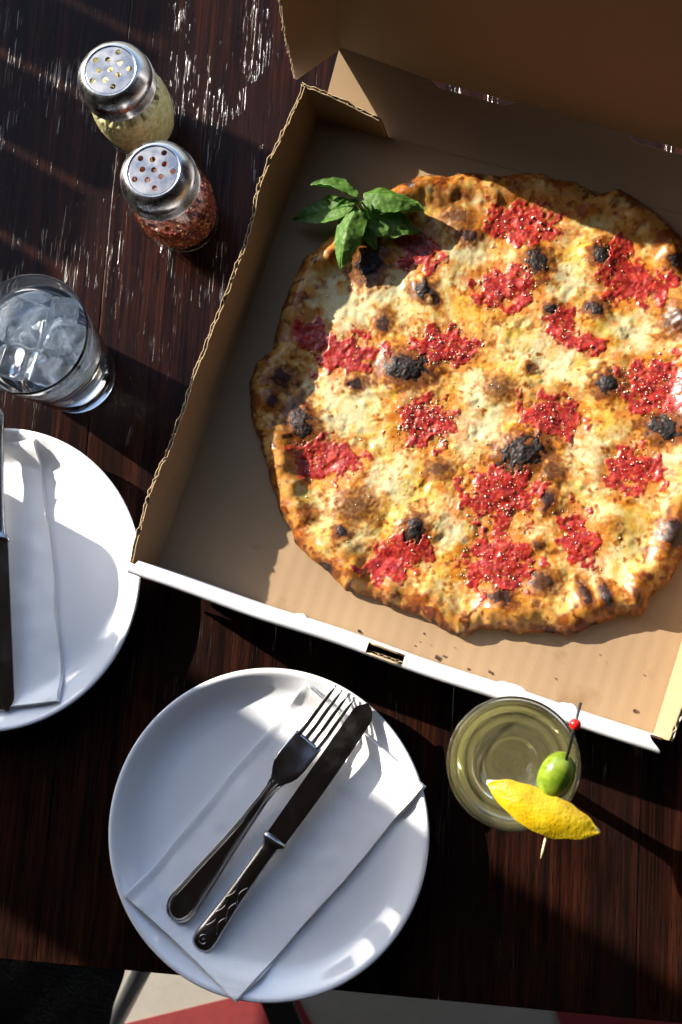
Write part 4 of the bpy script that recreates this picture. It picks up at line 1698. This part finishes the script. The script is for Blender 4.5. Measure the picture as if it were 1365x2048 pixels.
make_fork(at(345, 1838, 1.55), at(692, 1384, 2.75), 'steel fork with beaded handle lying on the nearer napkin')
make_knife(at(396, 1899, 1.55), at(741, 1409, 2.95), 'steel knife with scrolled handle beside the fork on the napkin')
make_knife((-42.35, 26.2, 2.95), (-40.35, 1.2, 1.85), 'steel knife at the picture edge on the cut-off plate')

# ------------------------------------------------------------------ crumbs on the box floor
bm = bmesh.new()
bmesh.ops.create_icosphere(bm, subdivisions=2, radius=1.0)
cv = np.array([v.co[:] for v in bm.verts])
bm.verts.index_update()
cf = [[v.index for v in f.verts] for f in bm.faces]
bm.free()
CR = ((718, 1262, .26, 'reddish crumb on the box floor just above the locking slot'),
      (848, 1267, .13, None),
      (873, 1314, .34, 'largest dark crumb between the locking slot and the pizza tip'),
      (888, 1312, .18, 'small dark crumb right beside the largest crumb near the slot'),
      (937, 1338, .18, 'flat brown crumb at the white front edge between slot and cocktail'),
      (981, 1344, .30, 'dark crumb at the front edge above the cocktail glass'),
      (1270, 1421, .30, 'dark crumb in the front corner of the box near the bare side wall'),
      (840, 1283, .09, None), (830, 1291, .10, None), (1112, 1357, .14, 'thin brown crumb above the red bead on the box floor'),
      (1200, 1309, .09, None), (1287, 1349, .10, None), (910, 1295, .08, None), (1213, 1325, .06, None), (862, 1290, .07, None))
for px, py, s_, lab in CR:
    Vc = cv*(1+.35*RNG.normal(size=(len(cv), 1)))*np.array([1, .75, .6])*s_*.5
    o = mesh('crumb', Vc, cf, MAT['crumb_dark'], None, False)
    p = at(px, py, BOX_O[2]+.02+s_*.2)
    o.location = (p[0]*CM, p[1]*CM, p[2]*CM)
    o.rotation_euler = (0, 0, random.uniform(0, 6))
    tag(o, lab or 'tiny burnt speck on the box floor in front of the pizza', 'crumb', 'burnt crumbs on the box floor')

# ------------------------------------------------------------------ what shows past the table edge
red = plain('red_paint', (.15, .010, .012), .6, bump_s=(60, .3, .002))


def floor_patch(name, pts, mat, z):
    P = [at(x, y, FLOOR_Z)[:2] for x, y in pts]
    n = len(P)
    V = [(x, y, FLOOR_Z-.5) for x, y in P]+[(x, y, FLOOR_Z+z) for x, y in P]
    F = [tuple(range(n-1, -1, -1)), tuple(range(n, 2*n))]+[(i, (i+1) % n, n+(i+1) % n, n+i) for i in range(n)]
    return tag(mesh(name, V, F, mat, smooth=False), kind='structure')


floor_patch('floor_marking', [(230, 2052), (490, 1988), (580, 1965), (628, 2052), (660, 2130), (0, 2130)][::-1], red, .4)
floor_patch('floor_marking', [(1108, 2008), (1400, 1960), (1450, 2130), (1150, 2130)][::-1], red, .4)

# chair: black upholstered seat on bright tube legs, tucked at the table edge
ch = empty('cafe_chair', (0, 0, FLOOR_Z))
tag(ch, 'chair with black woven seat and bright metal leg past the table edge', 'chair')
SEATZ = -29.
c0 = at(-75, 2010, SEATZ)
fabric = plain('black_fabric', (.016, .017, .022), .9, bump_s=(260, .8, .004), var=.5)


def seat(S, T):
    x = c0[0]-15+30*S
    y = c0[1]-22+36*T
    # rounded plan
    q = np.maximum(np.abs(2*S-1), np.abs(2*T-1))
    return x+(T-.5)*5, y, SEATZ-FLOOR_Z-1.2*q**6+.25*NS[3](S*8, T*8, 2.)


sheet('seat', seat, 40, 40, 3.0, (fabric,), ch)
a_, b_ = at(292, 1925, -36), at(222, 2062, -50)
tubem = plain('pale_painted_tube', (.70, .76, .86), .3)
V, F = tube([a_+(a_-b_)*1.2-np.array([0, 0, FLOOR_Z]), b_+(b_-a_)*.8-np.array([0, 0, FLOOR_Z])], 1.0, 16)
mesh('leg', V, F, tubem, ch)

# ------------------------------------------------------------------ out of view: post and bench added to throw the long soft shadows
sdir = np.array([-math.cos(SUN_HEAD), -math.sin(SUN_HEAD)])      # over the ground towards the sun
sperp = np.array([-sdir[1], sdir[0]])
if sperp[1] > 0:
    sperp = -sperp
pe = at(560, 1462, 1.5)[:2]+sdir*165
pv = [pe, pe+sperp*24, pe+sperp*24+sdir*14, pe+sdir*14]
V = [(p[0], p[1], FLOOR_Z) for p in pv]+[(p[0], p[1], 150) for p in pv]
F = [(3, 2, 1, 0), (4, 5, 6, 7)]+[(i, (i+1) % 4, 4+(i+1) % 4, 4+i) for i in range(4)]
post = bevel(mesh('added_wooden_post', V, F, MAT['wood_edge'], smooth=False), 1.2)  # added caster, its edge sets the shade line over the plates
tag(post, 'thick dark wooden post added out of view to shade the plates', 'post')

bench = empty('added_slatted_bench', (-112, 76, FLOOR_Z), math.radians(-6))  # added caster, its slats stripe the table with shade
tag(bench, 'dark slatted bench back added out of view to cast shade by the shakers', 'bench')
for i in range(8):
    x0 = i*7.9
    V, F = box_vf(-1, 1, x0, x0+6.3, 20, -FLOOR_Z+43-1.2*abs(i-3.5))
    mesh('back_slat', V, F, MAT['wood_edge'], bench, smooth=False)
V, F = box_vf(-3.4, -1.05, -3, 66, 30, 38)
mesh('rail', V, F, MAT['wood_edge'], bench, smooth=False)
V, F = box_vf(-42, -3.5, -3, 66, 28, 32)
mesh('seat', V, F, MAT['wood_edge'], bench, smooth=False)
for lx in (-40, -2.2):
    for ly in (-1, 63):
        V, F = box_vf(lx-1.1, lx+1.1, ly-1.5, ly+1.5, 0, 27.9)
        mesh('leg', V, F, MAT['wood_edge'], bench, smooth=False)


p0, p1 = at(552, 2000, -62), at(582, 2075, -62)
dv = (p1-p0)/np.linalg.norm(p1-p0)
sv = np.array([-dv[1], dv[0], 0])
V = [tuple(q+sv*a*1.9+np.array([0, 0, b])) for q in (p0-dv*14, p1+dv*25) for a in (-1, 1) for b in (0, -.8)]
F = [(0, 1, 3, 2), (4, 6, 7, 5), (0, 4, 5, 1), (2, 3, 7, 6), (0, 2, 6, 4), (1, 5, 7, 3)]
bar = bevel(mesh('steel_bar', V, F, steel('dark_steel_bar', (.20, .23, .30), .15, .1), smooth=False), .15)
tag(bar, 'flat dark steel bar seen below the nearer plate past the table edge', 'metal bar')
